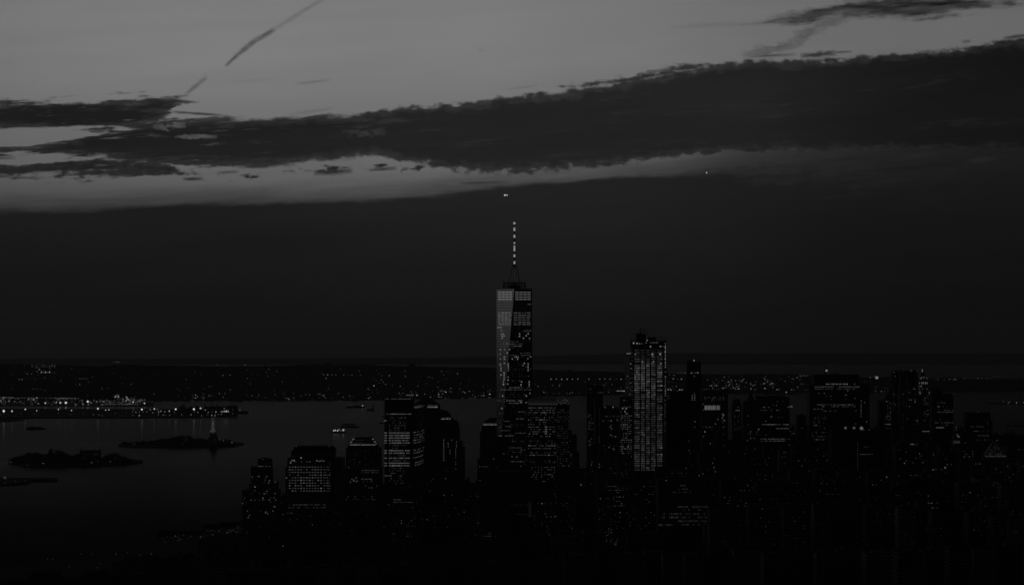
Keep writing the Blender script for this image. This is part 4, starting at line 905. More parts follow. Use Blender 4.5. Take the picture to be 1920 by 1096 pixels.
def wfc3(r, d, out):
    hip(774, 825, 759, 742, 0, 48)(r, d); f = front(d-.4)
    row(f, 762, 770, 776, 2, 1.6, 1.8, .8, .06, out, .2); row(f, 762.3, 781, 795, 1.5, 1.35, 2.2, .92, .09, out, .2); row(f, 762.6, 801, 820, 1.5, 1.4, 1.9, 1, .1, out, .15); row(f, 759.5, 781, 796, 1.5, .8, .8, .8, .06, out, .3); row(f, 759.5, 802, 822, 1.5, .9, .9, .8, .08, out, .3)
    for i in range(9): out.append(f.win(775.5+i*2.3, 775.3-i*.22, 2.2, .9, .04))
T('pyramid roofed tower with a bright broken band of light under its eaves', 4700, [(774, 824, 759, 48, 'upper_shaft', 0), (769, 826, 767, 56, 'shaft', -2)],
  [('row', 781.5, 797, 825, 2, 1.2, 1.2, .7, .012, .4), ('row', 789, 797, 822, 2, 1.2, 1.4, .7, .016, .4), ('grid', 797, 810, 802, 816, 2.2, 3.6, 1.6, 1.6, .5, .014), ('row', 826, 797, 823, 2, 1.2, 1.2, .7, .012, .4), ('row', 838.5, 797, 822, 2, 1.2, 1.4, .7, .014, .4), ('row', 855.5, 797, 815, 2, 1.2, 1.2, .7, .01, .4)], 'brick', extra=wfc3)
def wfc2(r, d, out):
    cx = PX(829, d); R_ = PX(846, d)-cx; mb = MB(); zb = PZ(783, d); hh = PZ(768, d)-zb
    mb.lathe((cx, d+R_+2), [(R_*math.cos(t), zb+.03+hh*math.sin(t)) for t in [math.pi/2*i/7 for i in range(7)]] + [(.4, zb+hh)], M['copper'], 24); mb.build('dome', r)
    f = front(d-.4); row(f, 784.8, 826, 849, 1.6, 1.45, 1.7, .9, .09, out, .15); row(f, 782.6, 826, 849, 1.6, 1.0, .8, .8, .06, out, .3)
T('domed tower with a white light band below its dome, right of the pyramid roof', 4800, [(811, 849.5, 783, 50, 'upper_shaft', 0), (808, 857, 788, 56, 'shaft', -1.2), (808, 859.5, 793, 60, 'lower_shaft', -2.4), (808, 861.5, 803, 62, 'base_block', -3.6)],
  [('grid', 827, 850, 791, 806, 2, 4.3, 1.5, 1.6, .35, .016)], 'stone', extra=wfc2)
def dotted(r, d, out):
    f = front(d-.3)
    for i in range(10): out.append(f.win(832, 824.3+i*4.2, 2.2, 1.9, .05))
    for x, y in ((847, 824.5), (840.5, 836.5), (840, 830), (840.5, 832), (843.5, 844), (844, 849), (856, 828), (856, 832), (856, 836)): out.append(f.win(x, y, 1.8, 1.8, .05))
T('dark tower with one column of square lit windows near its left edge', 4100, [(826, 855.5, 822, 40, 'shaft', 0)], [('row', 883, 832, 850, 2.2, 1.6, 1.2, .7, .02, .4), ('grid', 828, 852, 860, 950, 3, 5.2, 1.5, 1.5, .05, .02)], 'brick', extra=dotted, name='apartment_tower')
def dotted2(r, d, out):
    f = front(d-.4)
    for k in range(29):
        y = 841.5+k*4.05
        if 878 < y < 886: continue
        xs = (855, 858, 862, 866.5) if y < 882 else (858.5, 862, 865.5)
        for x in xs:
            if random.random() < (.88 if x < 866 else .25): out.append(f.win(x, y, 2.0, 1.9, random.choice((.035, .05, .07))))
    for y in (828, 833, 837): out.append(f.win(856, y, 1.8, 1.8, .05))
    mb = MB(); z = PZ(829, d); [mb.bar((PX(x, d), d+2, PZ(838, d)), (PX(x, d), d+2, PZ(826, d)), .4, M['dark'], n=4) for x in (866, 869.8)]; mb.bar((PX(860, d), d+2, z), (PX(870, d), d+2, z), .4, M['dark'], n=4); mb.build('scaffold', r)
T('slim residential tower dotted from top to bottom with small square lit windows', 4050, [(853.5, 866.5, 826, 26, 'shaft', 1), (855, 871.5, 838, 30, 'front_shaft', -1)], [], 'brick', extra=dotted2, name='apartment_tower')
# leaning crane arm beside the dome
def crane(label, d, base, tip, lampp=None, mastw=.8, name='tower_crane', counter=None):
    r = thing(name, label, 'crane', (PX(base[0], d), d, GROUND)); MB().bar((PX(base[0], d), d, GROUND), (PX(base[0], d), d, PZ(base[1], d)), mastw, M['dark'], n=4).build('mast', r)
    mb = MB(); a = Vector((PX(base[0], d), d-1.5, PZ(base[1], d))); b = Vector((PX(tip[0], d), d-1.5, PZ(tip[1], d)))
    for s in (-.7, .7): mb.bar(a+Vector((0, 0, s)), b+Vector((0, 0, s*.4)), .16, M['dark'], n=4)
    for i in range(12): t0, t1 = i/12, (i+1)/12; mb.bar(a.lerp(b, t0)+Vector((0, 0, -.6 if i % 2 else .6)), a.lerp(b, t1)+Vector((0, 0, .5 if i % 2 else -.5)), .12, M['dark'], n=3)
    mb.build('jib', r)
    if counter: MB().bar(a, (PX(counter[0], d), d-1.5, PZ(counter[1], d)), .5, M['dark'], n=4).build('counter_jib', r)
    if lampp: lamp(r, (PX(lampp[0], d), d-4, PZ(lampp[1], d)), lampp[2], lampp[3], 'crane_lamp', lampp[4] if len(lampp) > 4 else None)
crane('thin dark luffing crane leaning right beside the domed tower', 4860, (849, 783), (866.5, 762.5), mastw=.5)
crane('crane jib reaching left with one very bright round floodlight before the twin topped tower', 4500, (1683, 705), (1643, 708), (1643.5, 707.5, 2.9, .16), mastw=.4)
def wfc1(r, d, out):
    mb = MB(); a, b = PX(905.5, d), PX(950, d); mb.prism([(a, d), (b, d), (b, d+50), (a, d+50)], PZ(792, d)+.03, PZ(783, d), M['copper'], [(PX(917.5, d), d+10), (b, d+10), (b, d+40), (PX(917.5, d), d+40)]); mb.build('mansard_roof', r)
    f = front(d-.4); row(f, 795.6, 906, 934, 1.5, 1.4, 1.9, .97, .09, out, .15); row(f, 792.8, 906, 934, 1.5, .8, .8, .8, .05, out, .3)
T('sloped roof tower with a light band, half hidden left of the tallest tower', 4980, [(905.5, 950, 792.3, 50, 'upper_shaft', 0), (903, 950, 800, 54, 'shaft', -1.2), (900, 950, 811, 58, 'lower_shaft', -2.4), (895, 950, 861, 60, 'base_block', -3.6)],
  [('row', 816, 903, 912, 2, 1.2, 1.2, .6, .012, .4), ('dots', [(924, 807.5), (927, 808)], 1.4, .03), ('row', 847, 903, 920, 2.0, 1.3, 1.3, .6, .012, .4)], 'brick', extra=wfc1)
# lower buildings in front of the tallest tower
T('dark block just left of the tallest tower with one short low row of windows', 4350, [(895, 922, 860, 40, 'block', 0)], [('row', 874, 896, 916, 2.2, 1.4, 1.4, .7, .025, .4), ('dots', [(931, 850), (930, 862)], 1, .01)], 'brick', name='office_block', cat='building')
T('dark stone block in front of the foot of the tallest tower', 4250, [(921, 955, 823, 40, 'block', 0), (928, 950, 819, 30, 'setback', 6)], [('grid', 922, 954, 845, 880, 2.3, 5, 1.3, 1.4, .14, .02), ('row', 864, 957, 979, 2.1, 1.3, 1.2, .6, .02, .3)], 'brick', name='office_block', cat='building', roof=[(923, 954, 823, 40, 'bt')])
T('dim block with two lit rows between the tallest tower and the wide glass tower', 4200, [(953, 986, 829, 40, 'block', 0)], [('grid', 954, 985, 834, 895, 2.2, 4.4, 1.2, 1.3, .12, .016), ('row', 838.8, 953, 978, 2.1, 1.4, 1.2, .8, .03, .3), ('row', 864.3, 956, 978, 2.1, 1.4, 1.2, .8, .025, .3), ('dots', [(969, 856), (960, 855), (976.5, 873)], 1.6, .05)], 'stone', name='office_block', cat='building')
def seven(r, d, out):
    g = M['slab']; mb = MB(); mb.prism([(PX(1043, d), d+.02), (PX(1067.5, d+75), d+75), (PX(1020, d+75), d+76)], GROUND-2, PZ(757.5, d), g); mb.build('side_wall', r)
    mb = MB(); a, b = PX(990, d), PX(1042.5, d); mb.box(a, b, d+.1, d+.5, PZ(759, d)+.02, PZ(746, d), M['glass']); mb.build('roof_screen', r)
    f = front(d-.2)
    x = 990.5
    while x < 1042: out.append(f.win(x+2.4, 757.5, 4.6, 1.7, .025)); out.append(f.win(x+2.4, 754, 4.6, 3.5, .010)); out.append(f.win(x+2.4, 749.5, 4.6, 4.5, .004)); x += 5.05  # no windows: panes dimming upwards imitate the glow on the roof screen
    s = Face((PX(1043, d), d, 0), (PX(1067.5, d+75), d+75, 0))
    for x, y in ((1046, 749), (1050, 752), (1056, 753), (1059, 746), (1061, 749), (1065, 754.5), (1056, 748), (1052, 755), (1060, 753.5), (1064, 748)): out.append(s.win(x, y+2, 2.2, 1.4, .04))
    for y, p, b in ((764, .9, .04), (768.5, .7, .035), (773, .95, .045), (777, .3, .02), (782, .5, .03), (786.5, .7, .035), (791, .25, .03), (795, .3, .03), (800, .7, .028), (804.3, .6, .03), (808.6, .55, .03), (812.8, .45, .03), (817.3, .3, .03), (826, .5, .016), (831, .3, .016), (835, .9, .035), (840, .85, .03), (848, .4, .025), (852.5, .9, .028), (863, .5, .012), (866, .35, .016)):
        row(f, y, 990, 1042.5, 2.3, 1.7, 1.5, p*.8, b, out, .5)
    for y in [768+i*4.35 for i in range(25)]: row(s, y, 1044, 1067, 2.6, 1.9, 1.3, .5, .012, out, .5)
    for y in (799.5, 804, 808, 812): out.append(f.win(1023.8, y, 4.2, 2.0, .07))
    for k in range(8):
        row(f, 875.5+k*4.4, 996, 1041, 3.0, 1.7, 1.6, .65-.05*k, .028, out, .4)
    row(f, 906.5, 1024, 1046, 2, 1.8, 1.5, .95, .03, out, .2)
T('wide glass tower with many scattered lit floors directly right of the tallest tower', 4430, [(988.5, 1043, 759, 60, 'front_slab', 0)], [], 'slab', extra=seven)
T('unlit stepped dark slab just right of the wide glass tower', 4700, [(1066, 1072.5, 807, 40, 'upper_step', 2), (1067, 1081.5, 815, 44, 'middle_step', 1), (1066, 1086.5, 848, 48, 'lower_step', 0)], [('row', 853, 1068, 1070, 2, 1, 1, 1, .015, .2), ('grid', 1069, 1072, 850, 870, 1.5, 2.2, .8, 1, .6, .012), ('dots', [(1069.5, 826.7), (1073, 875)], 1.2, .03)], 'stone')
def t12(r, d, out):
    f = front(d-.3)
    for i in range(28): out.append(f.win(1115, 748+i*3.1, .9, 1.3, .014))
    for x, y, b in ((1103, 780, .02), (1106, 778, .024), (1108, 783, .018), (1105, 789, .014), (1104, 803, .022), (1108, 805, .018), (1106, 799, .016), (1109, 822, .03), (1106, 827, .02), (1106, 832, .03), (1105, 834.5, .022), (1107, 729, .02)): out.append(f.win(x, y, 2.4, 1.7, b))
    row(f, 735.5, 1101, 1130, 4.4, 1.8, 1.2, .8, .04, out, .4)
    mb = MB(); blk(mb, d, 1102, 1130, 722, 25, M['dark'], yb=733, dy=6); mb.build('crown', r)
T('tall dark slab with a thin vertical dotted line of light, standing against the water', 4800, [(1100.5, 1130.5, 733, 45, 'shaft', 0)], [('grid', 1122, 1130, 780, 835, 2, 4.4, 1.3, 1.4, .25, .02), ('grid', 1102, 1112, 775, 835, 2.2, 3.6, 1.4, 1.4, .35, .014)], 'slab', extra=t12)
T('dark block with tall blank bays and two roof lights before the dotted line slab', 4300, [(1125, 1161, 765, 40, 'shaft', 0)], [('grid', 1129, 1160, 780, 855, 2.6, 4.2, 1.4, 1.5, .12, .03), ('dots', [(1144, 800), (1147, 803), (1146, 797), (1148, 817), (1149, 840), (1151.5, 842), (1145, 815), (1157, 786), (1142, 838)], 1.8, .05)], 'pier', roof=[(1125, 1161, 765, 40, 'bh')], lamps=[(1134.5, 763, 1.1, .07), (1149.5, 762.5, 1.4, .12)])
T('glowing striped office tower squeezed between the blank bay block and the unfinished tower', 4450, [(1163, 1185, 744, 40, 'shaft', 0)],
  [('grid', 1164, 1184, 775, 858, 1.9, 4.1, 1.5, 1.5, .62, .035, .5, .5), ('grid', 1164, 1184, 750, 775, 2, 4.1, 1.3, 1.4, .2, .03), ('dots', [(1167.5, 765), (1174.5, 765), (1173.5, 860), (1173, 869), (1172, 771)], 2.6, .1), ('row', 855, 1164, 1184, 1.9, 1.3, 1.3, .8, .04, .3)], 'slab')
T('long low block below the glowing striped tower, speckled with small lights', 4150, [(1108, 1184, 855, 50, 'block', 0)], [('grid', 1110, 1183, 860, 905, 2.4, 4.4, 1.3, 1.3, .13, .012), ('dots', [(1124, 870), (1123, 875), (1110, 866), (1109, 871)], 1.5, .035)], 'stone', name='office_block', cat='building', roof=[(1110, 1180, 855, 50, 'bth')])
def t16(r, d, out):
    f = front(d-.3)
    for x, y, s, b in ((1257.3, 755.5, 2.4, .1), (1273.5, 763.3, 2.2, .07), (1277.3, 769.5, 3.4, .14), (1282.5, 771.5, 2.6, .07), (1264, 758, 1.6, .04), (1264, 763, 1.6, .04), (1279, 763, 1.6, .03), (1254, 768, 2, .02), (1253, 785, 2.4, .015), (1263.5, 785, 2.2, .015)): out.append(f.win(x, y, s, s*1.15, b))
    for x, y, h, b in ((1276.3, 777, 5, .06), (1276.3, 785, 5, .05), (1282.3, 777, 5, .045), (1277, 796, 6, .045), (1283, 790, 5, .015), (1283.5, 795, 4, .03), (1284, 780, 3, .03)): out.append(f.win(x, y, 1.7, h, b))
T('dark busy construction block with big round work lights right of the unfinished tower', 4500, [(1257, 1290, 734, 40, 'shaft', 0), (1250, 1290, 750, 44, 'lower_block', -1)], [('grid', 1250, 1289, 795, 880, 2.4, 4.2, 1.5, 1.5, .16, .03, .8), ('row', 803, 1270, 1290, 2.2, 1.5, 1.5, .7, .04, .5), ('row', 812, 1272, 1291, 2.2, 1.4, 1.4, .6, .04, .5)], 'dark', extra=t16, name='unfinished_block')
T('tall black tower topped by one small light, highest just right of the unfinished tower', 5050, [(1289, 1314, 678, 30, 'crown', 4), (1287, 1316.5, 701, 40, 'shaft', 0)], [('row', 698.5, 1291, 1314, 4, 2, 1.6, .8, .04, .5), ('dots', [(1308, 698), (1302, 704.5), (1296, 699), (1302, 737), (1302.5, 741), (1302.5, 745), (1302.5, 749), (1298, 741), (1298, 745), (1298, 749), (1303, 790)], 1.7, .07), ('grid', 1288, 1316, 800, 880, 2.6, 4.4, 1.3, 1.4, .05, .03)], 'dark', roof=[(1289, 1314, 678, 30, 'b')], lamps=[(1301, 675.3, 1.4, .14), (1308.5, 698.3, 1.3, .12)])
def t18(r, d, out):
    f = front(d-.3)
    for a, b in ((1320.7, 1326.6), (1327.6, 1334.7), (1335.7, 1342.9), (1344.1, 1349.8)):
        for j in range(4): w = (b-a)/4; out.append(f.win(a+w*(j+.5), 764, w*.9, 7.5, random.uniform(.06, .1))); out.append(f.win(a+w*(j+.5), 759.8, w*.8, 1.4, .05))
    mb = MB(); blk(mb, d, 1328, 1345, 724.5, 16, M['dark'], yb=728.8, dy=8); mb.build('plant_room', r)
T('broad dark block with four large glowing tall windows high on its front', 4500, [(1316.8, 1365, 728.7, 45, 'shaft', 0)],
  [('row', 744.7, 1320, 1358, 2.1, 1.4, 1.2, .6, .025, .4), ('row', 748.7, 1322, 1358, 2.1, 1.5, 1.2, .45, .03, .5), ('row', 752.5, 1322, 1356, 2.1, 1.4, 1.2, .25, .02, .4), ('dots', [(1355, 776), (1357, 777), (1355.5, 780), (1354.5, 783.5), (1357, 787.5), (1358.5, 787.5), (1355.5, 791.5), (1346, 785.5), (1341.5, 794), (1318.5, 757), (1319, 768)], 1.8, .05), ('row', 729.2, 1318, 1358, 4.5, 1.6, 1.3, .6, .04, .5), ('grid', 1318, 1362, 800, 880, 2.5, 4.4, 1.4, 1.4, .06, .03)], 'stone', extra=t18, lamps=[(1331, 722.8, 1, .07), (1334, 722.6, 1.1, .09), (1339.5, 722.8, 1, .08), (1343.5, 722.5, 1.1, .1), (1336, 727.3, 1, .07)])
T('slender dark tower with slightly sloping sides between two broader blocks', 4950, [(1374.5, 1388.5, 748, 18, 'crown', 2), (1373, 1390, 757, 22, 'shaft', 0)], [('dots', [(1384, 762.6), (1380, 769), (1383, 768.7), (1386, 769)], 1.5, .06), ('grid', 1376, 1389, 777, 806, 2.5, 3.5, 1.3, 1.3, .6, .010)], 'stone')
def spiky(r, d, out):
    for x0, x1, yb, yt in ((1401, 1416, 753, 745),): mb = MB(); mb.taper(PX(x0, d), PX(x1, d), d+5, d+22, PZ(yb, d), PZ(yt, d), .75, M['copper']); mb.build('roof_step', r)
    mb = MB(); mb.taper(PX(1404, d), PX(1413, d), d+8, d+18, PZ(745, d)+.02, PZ(734, d), .45, M['copper']); mb.taper(PX(1407, d), PX(1410, d), d+11.5, d+15, PZ(734, d)+.03, PZ(726, d), .12, M['copper']); mb.build('spire', r)
T('gothic tower narrowing to a slim pointed spire tipped by a light', 4400, [(1394, 1425, 754, 30, 'shaft', 0), (1397, 1421, 751, 24, 'upper_shaft', 3)], [('dots', [(1403, 795.5), (1402, 779)], 1.4, .03), ('grid', 1400, 1424, 800, 826, 3, 4.2, 1.5, 1.5, .25, .022)], 'stone', extra=spiky, lamps=[(1408, 728.3, 1.2, .1)], name='gothic_tower')
T('wide flat topped block with dashed lit floors beside the gothic spire', 4650, [(1424.5, 1480.5, 745, 50, 'shaft', 0), (1418, 1424, 742, 20, 'stair_tower', 8)],
  [('row', 768.3, 1426, 1463, 2.0, 1.4, 1.3, .6, .025, .5), ('row', 763, 1430, 1442, 2.4, 1.8, 1.3, .5, .03, .4), ('row', 795.2, 1426, 1480, 1.9, 1.6, 1.4, .75, .035, .4), ('row', 795.3, 1439, 1451, 1.7, 1.6, 1.6, 1, .06, .2), ('row', 802.7, 1455, 1480, 1.8, 1.6, 1.4, .9, .04, .3), ('row', 822.3, 1426, 1473, 2.1, 1.7, 1.4, .85, .035, .3), ('row', 826, 1427, 1473, 2.1, 1.7, 1.4, .85, .03, .3), ('row', 841.5, 1429, 1464, 2.1, 1.6, 1.3, .75, .02, .4), ('grid', 1426, 1480, 752, 850, 2.2, 3.7, 1.4, 1.2, .05, .02), ('dots', [(1403, 803), (1409, 803), (1403, 812), (1410, 817.5), (1413, 818), (1403, 824), (1447, 780)], 2, .03)], 'slab', lamps=[(1478.5, 762.5, 1.5, .04), (1483, 761.5, 1.6, .07), (1485.5, 762, 1.2, .05)], roof=[(1426, 1478, 745, 50, 'bh')])
T('narrow black tower standing alone against the water right of the dashed block', 4950, [(1495.5, 1512, 779, 26, 'shaft', 0)], [('dots', [(1503, 802.5), (1505, 802)], 1.2, .015)], 'dark', roof=[(1496, 1512, 779, 26, 'bm')])
def chase(r, d, out):
    f = front(d-.3); row(f, 719.5, 1548, 1590, 1.6, 1.4, 1.9, .9, .05, out, .3); row(f, 724.7, 1527, 1563, 1.75, 1.3, 1.4, .95, .04, out, .25); row(f, 724.7, 1573, 1611, 1.75, 1.3, 1.4, .95, .045, out, .25)
    row(f, 728.6, 1527, 1562, 1.75, 1.3, 1.2, .85, .028, out, .3); row(f, 728.6, 1569, 1608, 1.75, 1.3, 1.2, .8, .028, out, .3)
    MB().bar((PX(1549.3, d), d+20, PZ(702, d)), (PX(1549.3, d), d+20, PZ(682, d)), 1.1, M['dark'], .2, 6).build('antenna', r)
T('massive wide tower with two bright dashed floors near the top and a roof antenna', 4950, [(1527, 1611, 702, 60, 'upper_block', 0), (1518, 1527, 721, 50, 'left_wing', 3), (1611, 1630.5, 721, 50, 'right_wing', 3), (1562, 1570, 699.5, 12, 'plant_room', 25)],
  [('row', 758.2, 1532, 1604, 1.9, 1.6, 1.3, .75, .035, .4), ('row', 761.5, 1538, 1604, 1.9, 1.6, 1.3, .5, .03, .5), ('row', 766.3, 1521, 1545, 1.9, 1.5, 1.3, .7, .03, .4), ('row', 769.8, 1540, 1572, 1.9, 1.5, 1.3, .7, .02, .4), ('row', 742, 1548, 1560, 1.9, 1.5, 1.3, .6, .02, .4), ('grid', 1522, 1548, 780, 826, 1.9, 3.8, 1.4, 1.3, .28, .018), ('row', 796.7, 1526, 1532, 1.9, 1.7, 1.5, 1, .04, .3), ('row', 823.5, 1526, 1548, 1.8, 1.5, 1.4, .8, .028, .4), ('row', 821.5, 1553, 1559, 1.8, 1.6, 1.3, .8, .02, .3), ('grid', 1530, 1608, 733, 800, 2.1, 3.8, 1.3, 1.2, .03, .025), ('dots', [(1535.5, 737), (1589.5, 732), (1586, 740), (1602.5, 719.5), (1605, 769.5), (1625, 790), (1603, 746), (1621, 754), (1615, 750.5)], 1.7, .045), ('grid', 1613.6, 1615.5, 750, 783, 2, 2.6, 1.4, 1.5, .85, .03, .3, .1)], 'slab', extra=chase, lamps=[(1549.5, 694.3, 2.1, .14)])
def rig(r, d, out):
    f = front(d-.3)
    for i in range(26): out.append(f.win(1608.3, 830.5+i*4.4, 1.1, 1.5, .028))
T('black foreground block with three round floodlights along its roof edge', 3950, [(1560, 1660, 808, 50, 'block', 0)], [('row', 851, 1611, 1638, 1.9, 1.6, 1.3, .85, .02, .3), ('row', 837, 1619, 1630, 1.9, 1.5, 1.3, .7, .014, .3), ('row', 894, 1616, 1640, 2, 1.5, 1.2, .8, .010, .3), ('row', 899, 1612, 1642, 2, 1.5, 1.2, .4, .008, .3), ('row', 922, 1612, 1651, 2, 1.5, 1.2, .6, .010, .3), ('row', 932, 1617, 1640, 2, 1.5, 1.2, .7, .008, .3), ('row', 942, 1612, 1625, 2, 1.5, 1.2, .9, .014, .3), ('row', 902.5, 1578, 1603, 2, 1.5, 1.2, .8, .014, .3)], 'dark', extra=rig, lamps=[(1585, 801.5, 2.4, .06), (1601, 801.5, 2.4, .055), (1615, 802, 3.2, .1), (1629, 805, 1, .05), (1619, 805, 1, .05)], roof=[(1562, 1658, 808, 50, 'b')])
def net(r, d, out):
    mb = MB(); mb.prism([(PX(1660, d), d+4), (PX(1676, d), d+4), (PX(1676, d), d+24), (PX(1660, d), d+24)], PZ(751, d)+.02, PZ(726, d), M['dark'], [(PX(1672, d), d+8), (PX(1676, d), d+8), (PX(1676, d), d+20), (PX(1672, d), d+20)]); mb.build('sloped_crown', r)
    mb = MB(); [mb.bar((PX(1645, d), d+1, PZ(y, d)), (PX(1658, d), d+1, PZ(y-.4, d)), .4, M['dark'], n=4) for y in range(750, 800, 5)]; mb.build('scaffold', r)
T('slant topped dark tower with scaffolding on its left edge, left of the rippled tower', 4700, [(1657, 1676, 751, 30, 'shaft', 0), (1648, 1657, 752, 26, 'side_shaft', 2), (1645, 1676, 803, 34, 'base_block', -1)],
  [('grid', 1661, 1674, 752, 786, 2.4, 4.0, 1.5, 1.4, .55, .028, .5, .3), ('row', 794.7, 1659, 1674, 2.2, 2, 1.3, .95, .05, .25), ('row', 802.7, 1661, 1675, 2.2, 1.6, 1.2, .8, .02, .3), ('row', 787, 1665, 1676, 2.2, 1.6, 1.2, .8, .022, .3), ('grid', 1647, 1675, 806, 850, 2.6, 4.2, 1.5, 1.4, .1, .03), ('grid', 1647.5, 1649, 753, 792, 2, 4, 1, 1.2, .5, .014)], 'stone', extra=net)
def ripple(r, d, out):
    for k, (x0, x1, yt, dy) in enumerate(((1675.7, 1683.5, 695, 6), (1683.7, 1702, 695, 0), (1702.2, 1722, 694.7, 8))):
        mb = MB(); n = 12; a, b = PX(x0, d), PX(x1, d); z0, z1 = GROUND-2, PZ(yt, d); cols = [a+(b-a)*i/n for i in range(n+1)]; vs_ = []; rows = 40
        for j in range(rows+1):
            z = z0+(z1-z0)*j/rows
            for i, x in enumerate(cols): vs_.append((x, d+dy+1.6*math.sin(i*1.3+k+.9*math.sin(j*.42+i*.5)), z))
        fs = [(j*(n+1)+i, j*(n+1)+i+1, (j+1)*(n+1)+i+1, (j+1)*(n+1)+i) for j in range(rows) for i in range(n)]
        mb.add(vs_, fs, RP); mb.box(a, b, d+dy+2.4, d+dy+26, z0, z1, M['glass']); mb.build('rippled_wall', r)
    MB().bar((PX(1689.5, d), d+12, PZ(695, d)), (PX(1689.5, d), d+12, PZ(690.5, d)), 1.2, M['dark'], .6).build('roof_mast', r)
RP = facade('rippled_steel', .30, .02, 2.2, 3.4, .5, .5); RP.node_tree.nodes['Principled BSDF'].inputs['Metallic'].default_value = .7
T('twin topped rippled steel residential tower with faint silvery vertical folds', 4430, [(1676.5, 1721, 697, 12, 'core', 28)],
  [('grid', 1684, 1722, 705, 835, 2.4, 3.3, 1.2, 1.3, .07, .014), ('dots', [(1676.3, 698), (1678.5, 705), (1705.5, 735), (1705.5, 749), (1713, 728.5), (1715.5, 729), (1709, 749), (1715.5, 748.5), (1716, 752.5), (1705.5, 761.5), (1675.8, 738.5), (1676, 756), (1679, 758), (1693.5, 738.5), (1693.5, 795), (1720, 788), (1708, 694.5), (1720, 695.5), (1704, 834.5), (1711, 832), (1714, 832.5), (1694, 827.5), (1695, 831)], 1.5, .055), ('row', 832, 1692, 1722, 2.4, 1.7, 1.5, .7, .04, .4)], 'glass', extra=ripple, name='rippled_tower')
def deco(r, d, out):
    f = front(d-.3)
    mb = MB(); mb.taper(PX(1726.5, d), PX(1736.5, d), d+7, d+17, PZ(708, d)+.02, PZ(697, d), .45, M['stone']); mb.build('crown', r)
    MB().bar((PX(1731, d), d+12, PZ(698, d)), (PX(1731, d), d+12, PZ(691, d)), 1.2, E[lv(.1)], .4, 6).build('lantern', r)
    for x, y, h, b in ((1725.5, 709, 2, .06), (1728, 708, 3, .09), (1732.5, 707, 2, .09), (1738, 708.5, 2, .07), (1724, 717.5, 3.4, .08), (1728.5, 717.5, 3.4, .09), (1731.5, 717.5, 3.4, .09), (1735, 717.5, 3.4, .09), (1738, 717.5, 3.4, .09), (1723, 723.5, 1.5, .05), (1727, 723.5, 3, .09), (1724.5, 728.5, 2, .04), (1730, 728.5, 2.4, .04), (1738, 728.5, 3, .05), (1724, 735.5, 5.5, .04), (1726, 736, 6, .035), (1742.5, 736, 5.5, .07), (1748, 748.5, 6.5, .02)): out.append(f.win(x, y, 1.4 if h > 1.8 else 2.2, h, b))
T('ornate tower with a lit stepped crown and a bright pointed lantern', 5150, [(1725, 1738.5, 707.5, 20, 'crown_base', 4), (1723, 1740.5, 716, 24, 'upper_crown', 2.5), (1722, 1743.5, 732, 28, 'upper_shaft', 1), (1720, 1748.5, 742, 32, 'shaft', 0)],
  [('grid', 1730, 1740, 742, 790, 2.8, 3.8, 1.4, 1.5, .3, .018), ('row', 808, 1730, 1743, 1.9, 1.8, 1.5, 1, .05, .25), ('grid', 1743, 1747, 793, 800, 2, 2, 1.5, 1.5, .8, .012)], 'stone', extra=deco, name='ornate_tower')
T('flat topped tower right of the ornate crowned tower with one bright short lit bar', 4850, [(1752, 1787.5, 738, 45, 'shaft', 0), (1747, 1766, 729, 26, 'rear_block', 10)],
  [('row', 755, 1750, 1772, 2, 1.6, 1.1, .5, .018, .4), ('row', 761.8, 1758, 1763, 2, 1.8, 1.3, 1, .04, .3), ('row', 768, 1770, 1787, 2.1, 1.5, 1.2, .7, .02, .3), ('row', 771.8, 1758, 1787, 2.1, 1.6, 1.3, .8, .03, .3), ('row', 791.8, 1752, 1787, 2.1, 1.6, 1.3, .6, .028, .4), ('row', 786, 1752, 1787, 2.1, 1.5, 1.1, .4, .01, .4), ('row', 796, 1766, 1787, 2.1, 1.6, 1.1, .7, .014, .4), ('row', 801, 1755, 1771, 1.7, 1.65, 1.6, 1, .06, .2), ('grid', 1752, 1787, 745, 785, 2.2, 4.2, 1.4, 1.2, .05, .018)], 'slab', lamps=[(1786.5, 738.5, .7, .03)])
def lantern(r, d, out):
    f = front(d-.3)
    for i in range(7): out.append(f.win(1788.2+i*1.85, 830, 1.0, 9, .028))
    mb = MB(); mb.taper(PX(1787, d), PX(1801, d), d+3, d+20, PZ(825, d)+.02, PZ(812, d), .45, M['copper']); mb.taper(PX(1792, d), PX(1796, d), d+9, d+14, PZ(812, d)+.02, PZ(802, d), .3, M['copper']); mb.build('roof', r)
    for x, y, b, s in ((1793, 801, .05, 1.6), (1794.5, 813.5, .04, 1.6), (1796, 816, .06, 2.0), (1797.5, 818.3, .07, 2.4), (1793, 806, .02, 1.4)): out.append(front(d+2.5).win(x, y, s, s*1.2, b))
T('small ornate tower top with a glowing columned storey', 4250, [(1787, 1801, 825, 26, 'columned_storey', 0), (1780, 1808, 836, 40, 'base_block', -1)], [('grid', 1781, 1807, 840, 900, 2.6, 4.2, 1.3, 1.4, .1, .02)], 'stone', extra=lantern, name='ornate_tower')
T('dark chamfered tower standing against the water far right with a tiny roof light', 5250, [(1810, 1857, 773, 40, 'crown', 3), (1808, 1861, 787, 46, 'shaft', 0), (1795, 1810, 801, 40, 'side_block', 4)],
  [('row', 799.3, 1820, 1846, 1.9, 1.5, 1.1, .8, .022, .3), ('row', 807.7, 1825, 1855, 1.9, 1.5, 1.1, .65, .016, .4), ('row', 816, 1814, 1855, 2, 1.6, 1.2, .7, .028, .4), ('row', 824, 1825, 1856, 2, 1.5, 1.2, .6, .016, .4), ('grid', 1812, 1830, 826, 836, 2.4, 3.6, 1.5, 1.4, .3, .03), ('grid', 1851, 1854, 787, 797, 1.3, 2, 1.1, 1.7, .7, .014)], 'slab', lamps=[(1833.5, 772.3, .8, .05)])
